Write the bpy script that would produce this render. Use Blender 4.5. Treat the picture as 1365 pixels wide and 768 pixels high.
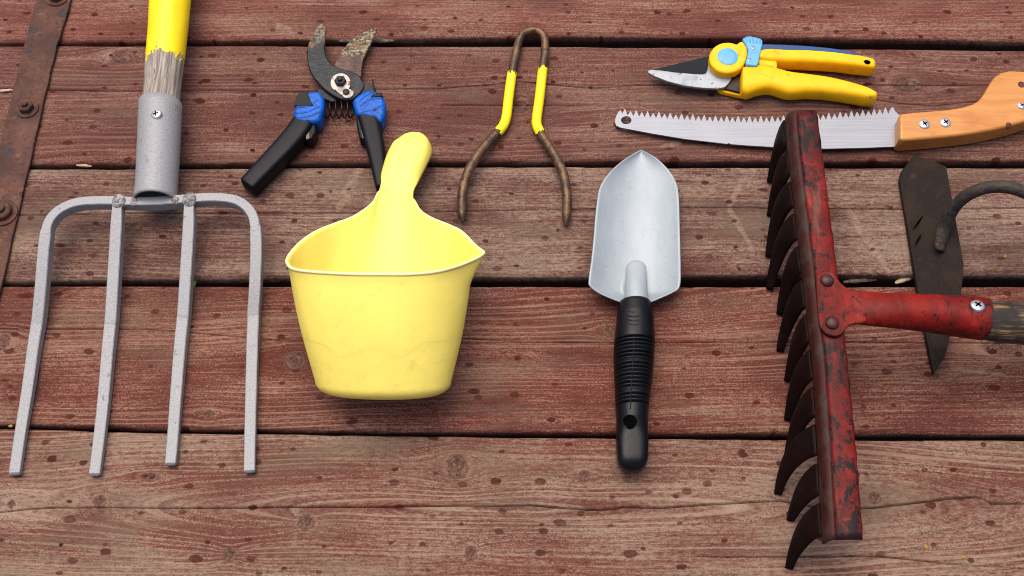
import bpy, bmesh, math, random
import numpy as np
from mathutils import Vector, Matrix

random.seed(7); rng = np.random.default_rng(11)
scene = bpy.context.scene
for o in list(bpy.data.objects): bpy.data.objects.remove(o, do_unlink=True)

# ------------------------------------------------------------------ camera
W, H_ = 1365.0, 768.0
CX, CY, F = W / 2, H_ / 2, 1590.0          # lens in picture widths
TH = math.radians(25.7)                     # tilt from looking straight down
DIST = 1.20
CAM = Vector((0, -DIST * math.sin(TH), DIST * math.cos(TH)))
cd = bpy.data.cameras.new('camera'); cam = bpy.data.objects.new('camera', cd)
scene.collection.objects.link(cam)
cam.location = CAM; cam.rotation_euler = (TH, 0, 0)
cd.sensor_width = 36; cd.lens = 36 * F / W
cd.clip_start = 0.01; cd.clip_end = 100
scene.camera = cam

# ------------------------------------------------------------------ sky and sun (bright overcast)
SUN_EL, SUN_AZ = math.radians(72), math.radians(-25)    # azimuth from +Y (far side), negative = left
world = bpy.data.worlds.new('World'); scene.world = world; world.use_nodes = True
wn = world.node_tree; bg = wn.nodes['Background']
sky = wn.nodes.new('ShaderNodeTexSky'); sky.sky_type = 'NISHITA'; sky.sun_disc = False
sky.sun_elevation = SUN_EL; sky.sun_rotation = SUN_AZ
sky.air_density = 0.7; sky.dust_density = 6.0; sky.ozone_density = 0.5
wn.links.new(sky.outputs[0], bg.inputs[0]); bg.inputs[1].default_value = 0.15
sd = bpy.data.lights.new('sun', 'SUN'); sun = bpy.data.objects.new('sun', sd)
scene.collection.objects.link(sun)
sd.energy = 1.5; sd.angle = math.radians(55); sd.color = (1.0, 0.91, 0.79)
sdir = Vector((math.sin(SUN_AZ) * math.cos(SUN_EL), math.cos(SUN_AZ) * math.cos(SUN_EL), math.sin(SUN_EL)))
sun.rotation_euler = sdir.to_track_quat('Z', 'Y').to_euler(); sun.location = sdir * 3

vs = scene.view_settings
vs.view_transform = 'Standard'; vs.look = 'None'; vs.gamma = 1.0; vs.use_curve_mapping = False
vs.exposure = 0.33
scene.cycles.filter_width = 1.0

# ------------------------------------------------------------------ helpers
CT, ST = math.cos(TH), math.sin(TH)
def P(px, py, z=0.0):
    """the point of the horizontal plane at height z seen at a spot of the picture"""
    x, y = (px - CX) / F, -(py - CY) / F
    d = Vector((x, y * CT + ST, y * ST - CT))
    t = (z - CAM.z) / d.z
    return CAM + d * t
def scale_at(px, py, z=0.0):
    return (P(px + .5, py, z) - P(px - .5, py, z)).length

def catmull(pts, n, closed=False):
    p = np.array(pts, float); m = len(p)
    if closed: q = np.vstack([p[-1], p, p[0], p[1]]); segs = m
    else: q = np.vstack([2 * p[0] - p[1], p, 2 * p[-1] - p[-2]]); segs = m - 1
    out = []
    for k in range(n):
        t = k / n * segs if closed else k / (n - 1) * segs
        i = min(int(t), segs - 1); f = t - i
        a, b, c, d = q[i], q[i + 1], q[i + 2], q[i + 3]
        out.append(.5 * ((2 * b) + (c - a) * f + (2 * a - 5 * b + 4 * c - d) * f ** 2 + (3 * b - a - 3 * c + d) * f ** 3))
    return np.array(out)
def smoothstep(a, b, x):
    t = np.clip((np.asarray(x, float) - a) / (b - a), 0, 1); return t * t * (3 - 2 * t)

def link_mesh(name, verts, faces, mat, parent=None, off=None, smooth=40, attrs=None):
    me = bpy.data.meshes.new(name)
    if off is not None: verts = [(v[0] - off[0], v[1] - off[1], v[2] - off[2]) for v in verts]
    me.from_pydata([tuple(map(float, v)) for v in verts], [], [tuple(f) for f in faces]); me.update()
    bm = bmesh.new(); bm.from_mesh(me); bmesh.ops.recalc_face_normals(bm, faces=bm.faces); bm.to_mesh(me); bm.free()
    if smooth:
        me.polygons.foreach_set('use_smooth', [True] * len(me.polygons))
        if smooth < 180: me.set_sharp_from_angle(angle=math.radians(smooth))
    for an, vals in (attrs or {}).items():
        a = me.attributes.new(an, 'FLOAT', 'POINT'); a.data.foreach_set('value', np.array(vals, np.float32))
    me.materials.append(mat)
    o = bpy.data.objects.new(name, me); scene.collection.objects.link(o)
    if parent is not None: o.parent = parent
    return o
def bevel(o, w, seg=3, ang=35):
    m = o.modifiers.new('bevel', 'BEVEL'); m.width = w; m.segments = seg
    m.limit_method = 'ANGLE'; m.angle_limit = math.radians(ang); m.harden_normals = False
    return o
def solid(o, t, off=-1):
    m = o.modifiers.new('thick', 'SOLIDIFY'); m.thickness = t; m.offset = off; return o

class Thing:
    def __init__(s, name, label, cat, base, group=None):
        s.e = bpy.data.objects.new(name, None); scene.collection.objects.link(s.e)
        s.base = Vector(base); s.e.location = s.base; s.e.empty_display_size = .02
        s.e['label'] = label; s.e['category'] = cat
        if group: s.e['group'] = group
    def part(s, name, vf, mat, parent=None, smooth=40, label=None):
        v, f = vf[0], vf[1]
        o = link_mesh(name, v, f, mat, parent or s.e, s.base, smooth, vf[2] if len(vf) > 2 else None)
        if label: o['label'] = label
        return o

# --- shape makers: each returns (verts, faces[, attrs]) in world coordinates
def grid_faces(nr, nc, closed=False, base=0):
    f = []
    for i in range(nr - 1):
        for j in range(nc if closed else nc - 1):
            k = (j + 1) % nc
            f.append((base + i * nc + j, base + i * nc + k, base + (i + 1) * nc + k, base + (i + 1) * nc + j))
    return f
def plate(outline, ztop, zbot):
    """outline: picture points of the top face at height ztop (number or per point), straight sides down to zbot"""
    n = len(outline); zt = ztop if hasattr(ztop, '__len__') else [ztop] * n
    zb = zbot if hasattr(zbot, '__len__') else [zbot] * n
    top = [P(a, b, z) for (a, b), z in zip(outline, zt)]
    bot = [Vector((p.x, p.y, z)) for p, z in zip(top, zb)]
    return top + bot, [tuple(range(n)), tuple(range(2 * n - 1, n - 1, -1))] + [(i, (i + 1) % n, n + (i + 1) % n, n + i) for i in range(n)]
def plate_hole(outline, hole, ztop, zbot):
    """like plate, with a hole cut through (triangle filled)"""
    bm = bmesh.new()
    def ring(pts): return [bm.verts.new(P(a, b, ztop)) for a, b in pts]
    es = []
    for pts in (outline, hole):
        vs_ = ring(pts); es += [bm.edges.new((vs_[i], vs_[(i + 1) % len(vs_)])) for i in range(len(vs_))]
    bmesh.ops.triangle_fill(bm, edges=es, use_beauty=True)
    r = bmesh.ops.extrude_face_region(bm, geom=bm.faces[:])
    for v in r['geom']:
        if isinstance(v, bmesh.types.BMVert): v.co.z += zbot - ztop
    bm.verts.index_update()
    out = [v.co.copy() for v in bm.verts], [tuple(v.index for v in f.verts) for f in bm.faces]
    bm.free(); return out
def sweep(pts, rad, n=14, square=False, cap=True, rz=None, closed_attr=False):
    pts = [Vector(p) for p in pts]; m = len(pts)
    if not hasattr(rad, '__len__'): rad = [rad] * m
    rz = rz or rad
    V, up0 = [], Vector((0, 0, 1))
    L = [0.0]
    for i in range(1, m): L.append(L[-1] + (pts[i] - pts[i - 1]).length)
    A = []
    for i in range(m):
        t = (pts[min(i + 1, m - 1)] - pts[max(i - 1, 0)]).normalized()
        s = t.cross(up0)
        s = s.normalized() if s.length > 1e-4 else Vector((1, 0, 0))
        u = s.cross(t)
        if square:
            c = .14
            prof = [(1, -1 + c), (1, 1 - c), (1 - c, 1), (-1 + c, 1), (-1, 1 - c), (-1, -1 + c), (-1 + c, -1), (1 - c, -1)]
        else: prof = [(math.cos(2 * math.pi * k / n), math.sin(2 * math.pi * k / n)) for k in range(n)]
        for a, b in prof: V.append(pts[i] + s * a * rad[i] + u * b * rz[i]); A.append(L[i])
    nc = len(V) // m
    Fc = grid_faces(m, nc, True)
    if cap: Fc += [tuple(range(nc - 1, -1, -1)), tuple(range((m - 1) * nc, m * nc))]
    return V, Fc, {'along': A}
def loft(st, n_st=0, n=24, ex=2.0, ends=(0, 0), zexp=None):
    """st: (lx,ly,rx,ry,zc,hh) left and right edge in the picture, height of the middle, half height"""
    a = np.array(st, float)
    if n_st: a = catmull(a, n_st)
    rows = []
    for lx, ly, rx, ry, zc, hh in a:
        l, r = P(lx, ly, zc), P(rx, ry, zc); rows.append(((l + r) / 2, (r - l) / 2, hh))
    def cap(c, w, h, d, out):
        k = 6; o = []
        for i in range(1, k + 1):
            ph = i / k * math.pi / 2 * .985
            o.append((c + out * d * math.sin(ph), w * math.cos(ph), h * math.cos(ph)))
        return o
    d0 = (rows[0][0] - rows[1][0]).normalized(); d1 = (rows[-1][0] - rows[-2][0]).normalized()
    if ends[0]: rows = cap(*rows[0], ends[0], d0)[::-1] + rows
    if ends[1]: rows = rows + cap(*rows[-1], ends[1], d1)
    V, A = [], []; L = 0.0; pc = rows[0][0]
    e = 2 / ex
    for c, w, h in rows:
        L += (c - pc).length; pc = c
        for k in range(n):
            p = 2 * math.pi * (k + .5) / n; co, si = math.cos(p), math.sin(p)
            V.append(c + w * math.copysign(abs(co) ** e, co) + Vector((0, 0, h * math.copysign(abs(si) ** e, si)))); A.append(L)
    Fc = grid_faces(len(rows), n, True) + [tuple(range(n - 1, -1, -1)), tuple(range((len(rows) - 1) * n, len(rows) * n))]
    return V, Fc, {'along': A}
def lathe(c, prof, n=24, axis=Vector((0, 0, 1)), n_side=None):
    """prof: (radius, height) along axis"""
    q = Vector((0, 0, 1)).rotation_difference(axis.normalized()); V = []
    for r, h in prof:
        for k in range(n):
            a = 2 * math.pi * k / n
            V.append(Vector(c) + q @ Vector((r * math.cos(a), r * math.sin(a), h)))
    m = len(prof)
    return V, grid_faces(m, n, True) + [tuple(range(n - 1, -1, -1)), tuple(range((m - 1) * n, m * n))]
def screw(t, c, r, mat, axis=Vector((0, 0, 1)), parent=None, name='screw', spin=.4, dark=None):
    o = t.part(name, lathe(c, [(r, -.004), (r, .0004), (r * .93, .0011), (r * .6, .0018), (r * .1, .002)], 24, axis), mat, parent, 50)
    q = Vector((0, 0, 1)).rotation_difference(axis.normalized())
    V, Fc = [], []
    k = .5 * r; w = .11 * r
    for a in (spin, spin + math.pi / 2):
        b = len(V)
        for x, y in ((-k, -w), (k, -w), (k, w), (-k, w)):
            for z in (.0012, .0023 if a == spin else .00232):
                V.append(Vector(c) + q @ (Matrix.Rotation(a, 3, 'Z') @ Vector((x, y, z))))
        Fc += [(b, b + 2, b + 4, b + 6), (b + 1, b + 3, b + 5, b + 7), (b, b + 1, b + 3, b + 2), (b + 2, b + 3, b + 5, b + 4), (b + 4, b + 5, b + 7, b + 6), (b + 6, b + 7, b + 1, b)]
    s = link_mesh('cross_slot', V, Fc, dark or M['recess_black'], o, t.base, 0)  # raised black bars stand in for the cut recess and its shade
    return o

# ------------------------------------------------------------------ material builder
class NB:
    def __init__(s, name, rough=.6, metal=0.0, spec=.5):
        s.m = bpy.data.materials.new(name); s.m.use_nodes = True; s.t = s.m.node_tree
        s.b = s.t.nodes['Principled BSDF']; s.b.inputs['Roughness'].default_value = rough
        s.b.inputs['Metallic'].default_value = metal; s.b.inputs['Specular IOR Level'].default_value = spec
    def n(s, k): return s.t.nodes.new(k)
    def put(s, sock, v):
        if hasattr(v, 'is_linked') or isinstance(v, bpy.types.NodeSocket): s.t.links.new(v, sock)
        elif isinstance(v, (tuple, list)): sock.default_value = tuple(v) + ((1,) if len(v) == 3 and sock.type == 'RGBA' else ())
        else: sock.default_value = v
    def obj(s): return s.n('ShaderNodeTexCoord').outputs['Object']
    def attr(s, name, out='Fac'):
        a = s.n('ShaderNodeAttribute'); a.attribute_name = name; return a.outputs[out]
    def vmul(s, v, k, add=(0, 0, 0)):
        m = s.n('ShaderNodeMapping'); s.put(m.inputs[0], v); m.inputs['Scale'].default_value = k; m.inputs['Location'].default_value = add
        return m.outputs[0]
    def noise(s, v, sc=1, det=3, ro=.55, dist=0, out=0):
        x = s.n('ShaderNodeTexNoise'); s.put(x.inputs['Vector'], v); x.inputs['Scale'].default_value = sc
        x.inputs['Detail'].default_value = det; x.inputs['Roughness'].default_value = ro; x.inputs['Distortion'].default_value = dist
        return x.outputs[out]
    def voro(s, v, sc=1, feat='F1', out='Distance', rnd=1):
        x = s.n('ShaderNodeTexVoronoi'); x.feature = feat; s.put(x.inputs['Vector'], v); x.inputs['Scale'].default_value = sc
        x.inputs['Randomness'].default_value = rnd
        return x.outputs[out] if out != 'both' else (x.outputs['Distance'], x.outputs['Color'])
    def math(s, op, a, b=0.0, c=0.0, clamp=False):
        x = s.n('ShaderNodeMath'); x.operation = op; x.use_clamp = clamp
        s.put(x.inputs[0], a); s.put(x.inputs[1], b); s.put(x.inputs[2], c); return x.outputs[0]
    def step(s, v, a, b, lo=0.0, hi=1.0):
        x = s.n('ShaderNodeMapRange'); x.interpolation_type = 'SMOOTHSTEP'
        s.put(x.inputs[0], v); x.inputs[1].default_value = a; x.inputs[2].default_value = b
        x.inputs[3].default_value = lo; x.inputs[4].default_value = hi; return x.outputs[0]
    def mix(s, f, a, b, mode='MIX'):
        x = s.n('ShaderNodeMix'); x.data_type = 'RGBA'; x.blend_type = mode
        s.put(x.inputs[0], f); s.put(x.inputs[6], a); s.put(x.inputs[7], b); return x.outputs[2]
    def sep(s, v):
        x = s.n('ShaderNodeSeparateXYZ'); s.put(x.inputs[0], v); return x.outputs
    def comb(s, a, b, c):
        x = s.n('ShaderNodeCombineXYZ'); s.put(x.inputs[0], a); s.put(x.inputs[1], b); s.put(x.inputs[2], c); return x.outputs[0]
    def bump(s, h, st=.5, d=.001, prev=None):
        x = s.n('ShaderNodeBump'); x.inputs['Strength'].default_value = st; x.inputs['Distance'].default_value = d
        s.put(x.inputs['Height'], h)
        if prev: s.put(x.inputs['Normal'], prev)
        return x.outputs[0]
    def fin(s, col=None, rough=None, metal=None, bump=None):
        if col is not None: s.put(s.b.inputs['Base Color'], col)
        if rough is not None: s.put(s.b.inputs['Roughness'], rough)
        if metal is not None: s.put(s.b.inputs['Metallic'], metal)
        if bump is not None: s.put(s.b.inputs['Normal'], bump)
        return s.m

def srgb(r, g, b):
    f = lambda c: (c / 255 / 12.92) if c <= 10 else ((c / 255 + .055) / 1.055) ** 2.4
    return (f(r), f(g), f(b))
M = {}
def mottled(name, c1, c2, c3=None, sc=40, cut=(.45, .6), cut3=(.62, .7), sc3=None, rough=(.45, .7), metal=0.0, bs=.3, bd=.0006, fine=600, spec=.5):
    """base colour with patches of a second and flecks of a third, fine relief"""
    b = NB(name, metal=metal, spec=spec); v = b.obj()
    n1 = b.noise(v, sc, 5, .6); f1 = b.step(n1, *cut)
    col = b.mix(f1, c1, c2)
    nf = b.noise(v, fine, 2, .5)
    if c3 is not None:
        n3 = b.noise(b.vmul(v, (1, 1, 1), (3.1, 1.7, .4)), sc3 or sc * 3, 4, .6); f3 = b.step(n3, *cut3); col = b.mix(f3, col, c3)
    col = b.mix(b.math('MULTIPLY', nf, .35), col, (0, 0, 0), 'MULTIPLY') if False else col
    ro = b.math('ADD', b.math('MULTIPLY', n1, rough[1] - rough[0]), rough[0])
    bp = b.bump(b.math('ADD', nf, b.math('MULTIPLY', f1, .6)), bs, bd)
    M[name] = b.fin(col, ro, None, bp); return M[name]
def plain(name, c, rough=.5, metal=0.0, var=.12, sc=60, bs=.15, bd=.0004, fine=700, dirt=None, dirt_cut=(.6, .75), dirt_sc=90, spec=.5):
    b = NB(name, rough, metal, spec); v = b.obj(); n = b.noise(v, sc, 4, .6)
    lo = tuple(x * (1 - var) for x in c); hi = tuple(min(1, x * (1 + var)) for x in c)
    col = b.mix(b.step(n, .3, .7), lo, hi)
    if dirt is not None:
        col = b.mix(b.step(b.noise(b.vmul(v, (1, 1, 1), (.7, .2, .9)), dirt_sc, 5, .65), *dirt_cut), col, dirt)
    ro = b.math('ADD', b.math('MULTIPLY', n, .2), rough - .1)
    M[name] = b.fin(col, ro, None, b.bump(b.noise(v, fine, 3, .6), bs, bd)); return M[name]

plain('recess_black', (.002, .002, .002), .95, spec=0)  # flat black, the shade inside holes and slots put into the colour
plain('soil', (.03, .022, .016), .95, sc=20, bs=.6, bd=.004, fine=150)
plain('joist_wood', (.05, .03, .022), .9)

# ------------------------------------------------------------------ the deck
def wood_paint(name, seed, wear, red, dark, grey, ring=.5, drops=.5):
    b = NB(name, .75, 0, .35)
    gx, gy, gk = b.sep(b.attr('gc', 'Vector'))
    xy = b.obj(); X, Y, Z = b.sep(xy)
    g = lambda sx, sy, k=0.0: b.comb(b.math('MULTIPLY', gx, sx), b.math('MULTIPLY', gy, sy), seed + k)
    fine = b.noise(g(9, 520), 1, 2, .6)                   # hair-fine grain
    fine2 = b.noise(g(30, 900, 21), 1, 2, .6)
    broad = b.noise(g(4, 34, 7), 1, 4, .6)                # worn and sound bands along the grain
    patch = b.noise(b.vmul(xy, (8, 17, 9), (seed, 0, 0)), 1, 5, .62)
    speck = b.noise(b.vmul(xy, (520, 760, 400), (seed, 0, 0)), 1, 1, .5)
    speck2 = b.noise(b.vmul(xy, (150, 380, 100), (seed, 2, 0)), 1, 3, .65)
    zone = b.math('ADD', b.math('MULTIPLY', broad, .45), b.math('MULTIPLY', patch, .55))     # about .5
    # paint, thin and uneven
    col = b.mix(b.step(patch, .3, .7), dark, red)
    col = b.mix(b.math('MULTIPLY', b.step(broad, .5, .7), .45), col, tuple(min(1, c * 1.25) for c in red))
    col = b.mix(b.math('MULTIPLY', b.step(speck2, .55, .35), .55), col, tuple(c * .6 for c in dark))
    # bare weathered wood where the paint has gone, broken up by the grain
    bare = b.math('ADD', zone, b.math('MULTIPLY', b.math('SUBTRACT', speck2, .5), .42))
    bare = b.math('ADD', bare, b.math('MULTIPLY', b.math('SUBTRACT', fine, .5), .36))
    fb = b.step(bare, .56 - .20 * wear, .84 - .20 * wear)
    bw = b.mix(b.step(speck2, .35, .65), tuple(c * .62 for c in grey), tuple(c * .92 for c in grey))
    col = b.mix(b.math('MULTIPLY', fb, .62 + .2 * wear), col, bw)
    # raised grain scuffed pale in hair lines and flecks
    ln = b.step(b.math('ADD', b.math('MULTIPLY', fine, .6), b.math('MULTIPLY', speck, .4)), .50, .62)
    col = b.mix(b.math('MULTIPLY', ln, b.step(zone, .40, .62, .10, .42)), col, grey)
    ln2 = b.step(b.math('ADD', b.math('MULTIPLY', fine2, .55), b.math('MULTIPLY', speck, .45)), .53, .63)
    col = b.mix(b.math('MULTIPLY', ln2, b.step(patch, .36, .6, .12, .42)), col, tuple(min(1, c * 1.15) for c in grey))
    dk2 = b.step(b.math('ADD', b.math('MULTIPLY', b.noise(g(12, 480, 33), 1, 2, .6), .6), b.math('MULTIPLY', speck, .4)), .46, .37)
    col = b.mix(b.math('MULTIPLY', dk2, .45), col, tuple(c * .42 for c in dark))
    # growth rings: thin pale lines at uneven spacing, dark beside them
    mid = b.noise(g(1.2, 30, 3), 1, 2, .5)
    ph = b.math('FRACT', b.math('ADD', b.math('MULTIPLY', gy, 205), b.math('MULTIPLY', mid, 5.0)))
    lw = b.math('ABSOLUTE', b.math('SUBTRACT', ph, .5))
    rmask = b.step(b.math('ADD', b.noise(g(2.5, 22, 40), 1, 3, .6), b.math('MULTIPLY', b.math('SUBTRACT', speck, .5), .35)), .44, .56)
    rl = b.math('MULTIPLY', b.step(lw, .2, .1), rmask)
    col = b.mix(b.math('MULTIPLY', rl, ring), col, tuple(min(1, c * 1.2) for c in grey))
    rd = b.math('MULTIPLY', b.step(b.math('ABSOLUTE', b.math('SUBTRACT', ph, .72)), .10, .04), rmask)
    col = b.mix(b.math('MULTIPLY', rd, ring * .45), col, tuple(c * .6 for c in dark))
    # grey-brown dirt in big smudges
    gsm = b.math('MULTIPLY', b.step(b.noise(b.vmul(xy, (6, 20, 5), (seed * 2, 5, 0)), 1, 5, .65), .48, .70), .45 * wear + .22)
    col = b.mix(gsm, col, srgb(100, 84, 69))
    # knots
    kn = b.attr('kn'); kang = b.attr('ka')
    krag = b.math('ADD', kn, b.math('MULTIPLY', b.math('SUBTRACT', speck2, .5), .5))
    kin = b.step(krag, 1.05, .8)
    kr = b.noise(b.comb(b.math('MULTIPLY', kn, 7), b.math('MULTIPLY', kang, .6), seed), 1, 3, .6)
    kcol = b.mix(b.step(kr, .4, .6), srgb(76, 50, 41), srgb(114, 82, 68))
    kcol = b.mix(b.step(b.noise(b.vmul(xy, (260, 260, 200)), 1, 3, .6), .5, .7), kcol, srgb(58, 36, 30))
    star = b.noise(b.comb(b.math('MULTIPLY', kn, .9), b.math('MULTIPLY', kang, 1.6), seed + 5), 1, 2, .5)
    star = b.math('MULTIPLY', b.step(b.math('ABSOLUTE', b.math('SUBTRACT', star, .5)), .022, .008), b.step(kn, .9, .6))
    kcol = b.mix(star, kcol, srgb(24, 16, 14))
    halo = b.math('MULTIPLY', b.step(krag, 1.0, 1.12), b.step(krag, 1.45, 1.2))
    col = b.mix(b.math('MULTIPLY', halo, b.step(patch, .35, .7, .0, .3)), col, grey)
    col = b.mix(b.math('MULTIPLY', kin, .9), col, kcol)
    # pale branch streaks
    stk = b.attr('st'); sg = b.step(b.math('ADD', stk, b.math('MULTIPLY', b.math('SUBTRACT', b.noise(b.vmul(xy, (110, 110, 90)), 1, 4, .7), .5), 1.6)), 1.15, .45)
    col = b.mix(b.math('MULTIPLY', sg, .6), col, b.mix(b.step(speck2, .3, .7), srgb(112, 88, 75), srgb(150, 127, 109)))
    # wet spots left by rain drops
    nz = b.noise(b.vmul(xy, (130, 190, 1)), 1, 2, .5, 0, 1)
    def spots(cell, off, keep, rmin, rmax, asp):
        vv = b.n('ShaderNodeMapping'); b.put(vv.inputs[0], xy); vv.inputs['Scale'].default_value = (1 / cell / asp, 1 / cell, 0); vv.inputs['Location'].default_value = off
        ad = b.n('ShaderNodeVectorMath'); ad.operation = 'MULTIPLY_ADD'; b.put(ad.inputs[0], nz); ad.inputs[1].default_value = (.16, .09, 0); b.put(ad.inputs[2], vv.outputs[0])
        x = b.n('ShaderNodeTexVoronoi'); x.voronoi_dimensions = '2D'; b.put(x.inputs['Vector'], ad.outputs[0]); x.inputs['Scale'].default_value = 1; x.inputs['Randomness'].default_value = .95
        r, gg, bb = b.sep(x.outputs['Color'])
        rad = b.math('ADD', b.math('MULTIPLY', b.math('MULTIPLY', gg, gg), rmax - rmin), rmin)
        inside = b.step(b.math('SUBTRACT', rad, x.outputs['Distance']), -.012, .03)
        return b.math('MULTIPLY', b.math('MULTIPLY', inside, b.math('LESS_THAN', r, keep)), b.math('ADD', b.math('MULTIPLY', bb, .3), .7))
    sp = b.math('MAXIMUM', spots(.022, (seed, 0, 0), drops, .085, .165, 1.5), spots(.033, (seed * 3, 4, 0), drops * .6, .06, .13, 1.7))
    wet = b.mix(.85, col, srgb(62, 23, 18), 'MIX')
    wet = b.mix(b.step(fine, .45, .7), wet, srgb(48, 16, 13))
    col = b.mix(sp, col, wet)
    rough = .85; b.put(b.b.inputs['Specular IOR Level'], b.math('SUBTRACT', .3, b.math('MULTIPLY', sp, .2)))
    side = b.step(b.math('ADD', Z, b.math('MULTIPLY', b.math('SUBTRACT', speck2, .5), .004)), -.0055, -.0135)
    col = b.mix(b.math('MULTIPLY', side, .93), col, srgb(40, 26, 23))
    h = b.math('ADD', b.math('MULTIPLY', fine, .8), b.math('MULTIPLY', fb, -.5)); h = b.math('ADD', h, b.math('MULTIPLY', speck, .35))
    h = b.math('ADD', h, b.math('MULTIPLY', kr, b.math('MULTIPLY', kin, .8)))
    return b.fin(col, rough, None, b.bump(h, .55, .0012))

deck = None
def build_deck():
    global deck
    # joists carry the planks; dark soil raised close below to keep light out of the gaps
    jv, jf = [], []
    for jx in (-1.15, -.58, -.02, .58, 1.15):
        b = len(jv)
        for x in (jx - .03, jx + .03):
            for y in (-1.0, 1.0):
                for z in (-.07, -.0325): jv.append((x, y, z))
        jf += [(b, b + 1, b + 3, b + 2), (b + 4, b + 6, b + 7, b + 5), (b, b + 4, b + 5, b + 1), (b + 2, b + 3, b + 7, b + 6), (b, b + 2, b + 6, b + 4), (b + 1, b + 5, b + 7, b + 3)]
    g = link_mesh('ground', [(-3, -3, -.045), (3, -3, -.045), (3, 3, -.045), (-3, 3, -.045)], [(0, 1, 2, 3)], M['soil'], smooth=0)
    g['kind'] = 'structure'
    deck = bpy.data.objects.new('deck', None); scene.collection.objects.link(deck); deck['kind'] = 'structure'
    for k in range(5): link_mesh('joist', jv[k * 8:k * 8 + 8], [tuple(i for i in f) for f in jf[:6]], M['joist_wood'], deck, smooth=0)
    # plank edges, as seen in the picture (upper edge of lower plank / lower edge of upper plank)
    E = {
        'a_low': [(-260, 58), (0, 56), (300, 53), (600, 49), (760, 47.5), (960, 49), (1190, 51), (1365, 54), (1640, 57)],
        'b_top': [(-260, 61), (0, 60), (300, 59), (760, 60.2), (1190, 63.5), (1365, 66), (1640, 69)],
        'b_low': [(-260, 220), (0, 219), (200, 217.5), (700, 214), (1100, 213.5), (1340, 213.5), (1640, 213)],
        'c_top': [(-260, 224), (0, 223.5), (200, 222.8), (700, 220.8), (1340, 222), (1640, 222)],
        'c_low': [(-260, 375), (60, 374), (390, 370), (700, 369), (1100, 365.5), (1365, 366), (1640, 366)],
        'd_top': [(-260, 379), (60, 379.5), (390, 380.5), (700, 380.5), (1365, 380.8), (1640, 381)],
        'd_low': [(-260, 556), (0, 565), (180, 570), (540, 574), (850, 577), (1365, 578.5), (1640, 579)],
        'e_top': [(-260, 561), (0, 569.5), (180, 575), (540, 580), (850, 583.5), (1100, 585), (1365, 586), (1640, 587)],
    }
    xs = np.linspace(-1.25, 1.25, 1001)
    def curve(pts):
        w = [P(a, b) for a, b in pts]; return np.interp(xs, [p.x for p in w], [p.y for p in w])
    def ragged(amp, seed):
        r = np.random.default_rng(seed); o = np.zeros_like(xs)
        for k in range(14): o += amp * r.uniform(.2, 1) / (1 + k * .35) * np.sin(xs * (6 + 13 * k) * r.uniform(.8, 1.2) + r.uniform(0, 6.3))
        return o * .4
    # cracks along the grain: (x, y, depth mm, half width mm)
    crack = {
        'b': [[(-260, 116, 2, .5), (0, 118, 3, .6), (65, 120, 3, .6), (190, 122, 3, .5), (310, 121, 3, .5), (395, 123, 3, .55), (505, 119, 3, .6), (585, 118.5, 3, .55), (612, 116, 4, .6), (650, 114, 4, .6), (690, 108.5, 3, .5), (727, 112.5, 4, .7), (790, 118, 3, .5), (850, 114, 2, .4), (1000, 116, 1.5, .35), (1100, 113, 2, .5), (1150, 113, 3, .6), (1215, 114, 3, .6), (1315, 114.5, 3, .5), (1640, 113, 2, .5)],
              [(-260, 150, 0, .3), (200, 150, 0, .3), (585, 139.5, 0, .4), (600, 140, 3, .5), (690, 140.5, 3, .5), (740, 140.5, 1, .3), (800, 140, 0, .3), (1120, 128, 0, .3), (1169, 133.5, 3, .6), (1200, 138.5, 2.5, .5), (1240, 141.5, 1.5, .4), (1300, 136, 2, .5), (1400, 133, 0, .3), (1640, 133, 0, .3)]],
        'c': [[(-260, 290, 1.5, .35), (0, 288, 1.5, .35), (165, 285, 1.6, .35), (380, 284.5, 2, .4), (480, 284, 1.5, .35), (700, 280, 1.4, .35), (905, 277, 2.2, .5), (975, 277, 2.6, .5), (1107, 278.8, 3, .5), (1210, 279, 3, .5), (1365, 277, 3, .5), (1640, 277, 2, .5)]],
        'd': [[(-260, 440, 1, .3), (0, 439, 1.2, .35), (200, 439, 1.6, .35), (370, 453.5, 1.6, .35), (614, 451, 1.6, .35), (700, 456, 1.6, .4), (900, 457, 1.2, .3), (1130, 456, 2.2, .45), (1230, 457, 2, .4), (1640, 457, 1.5, .4)]],
        'e': [[(-260, 700, 0, .4), (0, 683, 2.5, .5), (40, 679, 2.5, .5), (75, 677, 1.5, .4), (154, 677, 2, .4), (250, 677.5, 3, .5), (311, 677, 3.5, .6), (430, 676, 3.5, .6), (500, 676, 3.5, .6), (600, 674.5, 4, .7), (705, 673.5, 4, .7), (786, 680, 4, .7), (820, 679, 4, .7), (829, 676, 3, .7), (877, 677, 4, .7), (940, 673, 4, .7), (1000, 669.5, 4, .7), (1040, 668.5, 3, .5), (1110, 680, 2, .5), (1165, 677.5, 4, .7), (1262, 665, 5, .8), (1300, 662.5, 4, .8), (1312, 665, 0, .4), (1319, 671, 3, .8), (1365, 671.5, 3, .6), (1640, 670, 2, .5)],
              [(-260, 742, 0, .4), (900, 742, 0, .4), (975, 742.5, 2.5, .5), (1100, 742, 3, .5), (1168, 741, 4, .8), (1225, 747, 3, .5), (1260, 752, 1, .4), (1400, 760, 0, .4), (1640, 760, 0, .4)]],
        'a': []}
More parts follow.
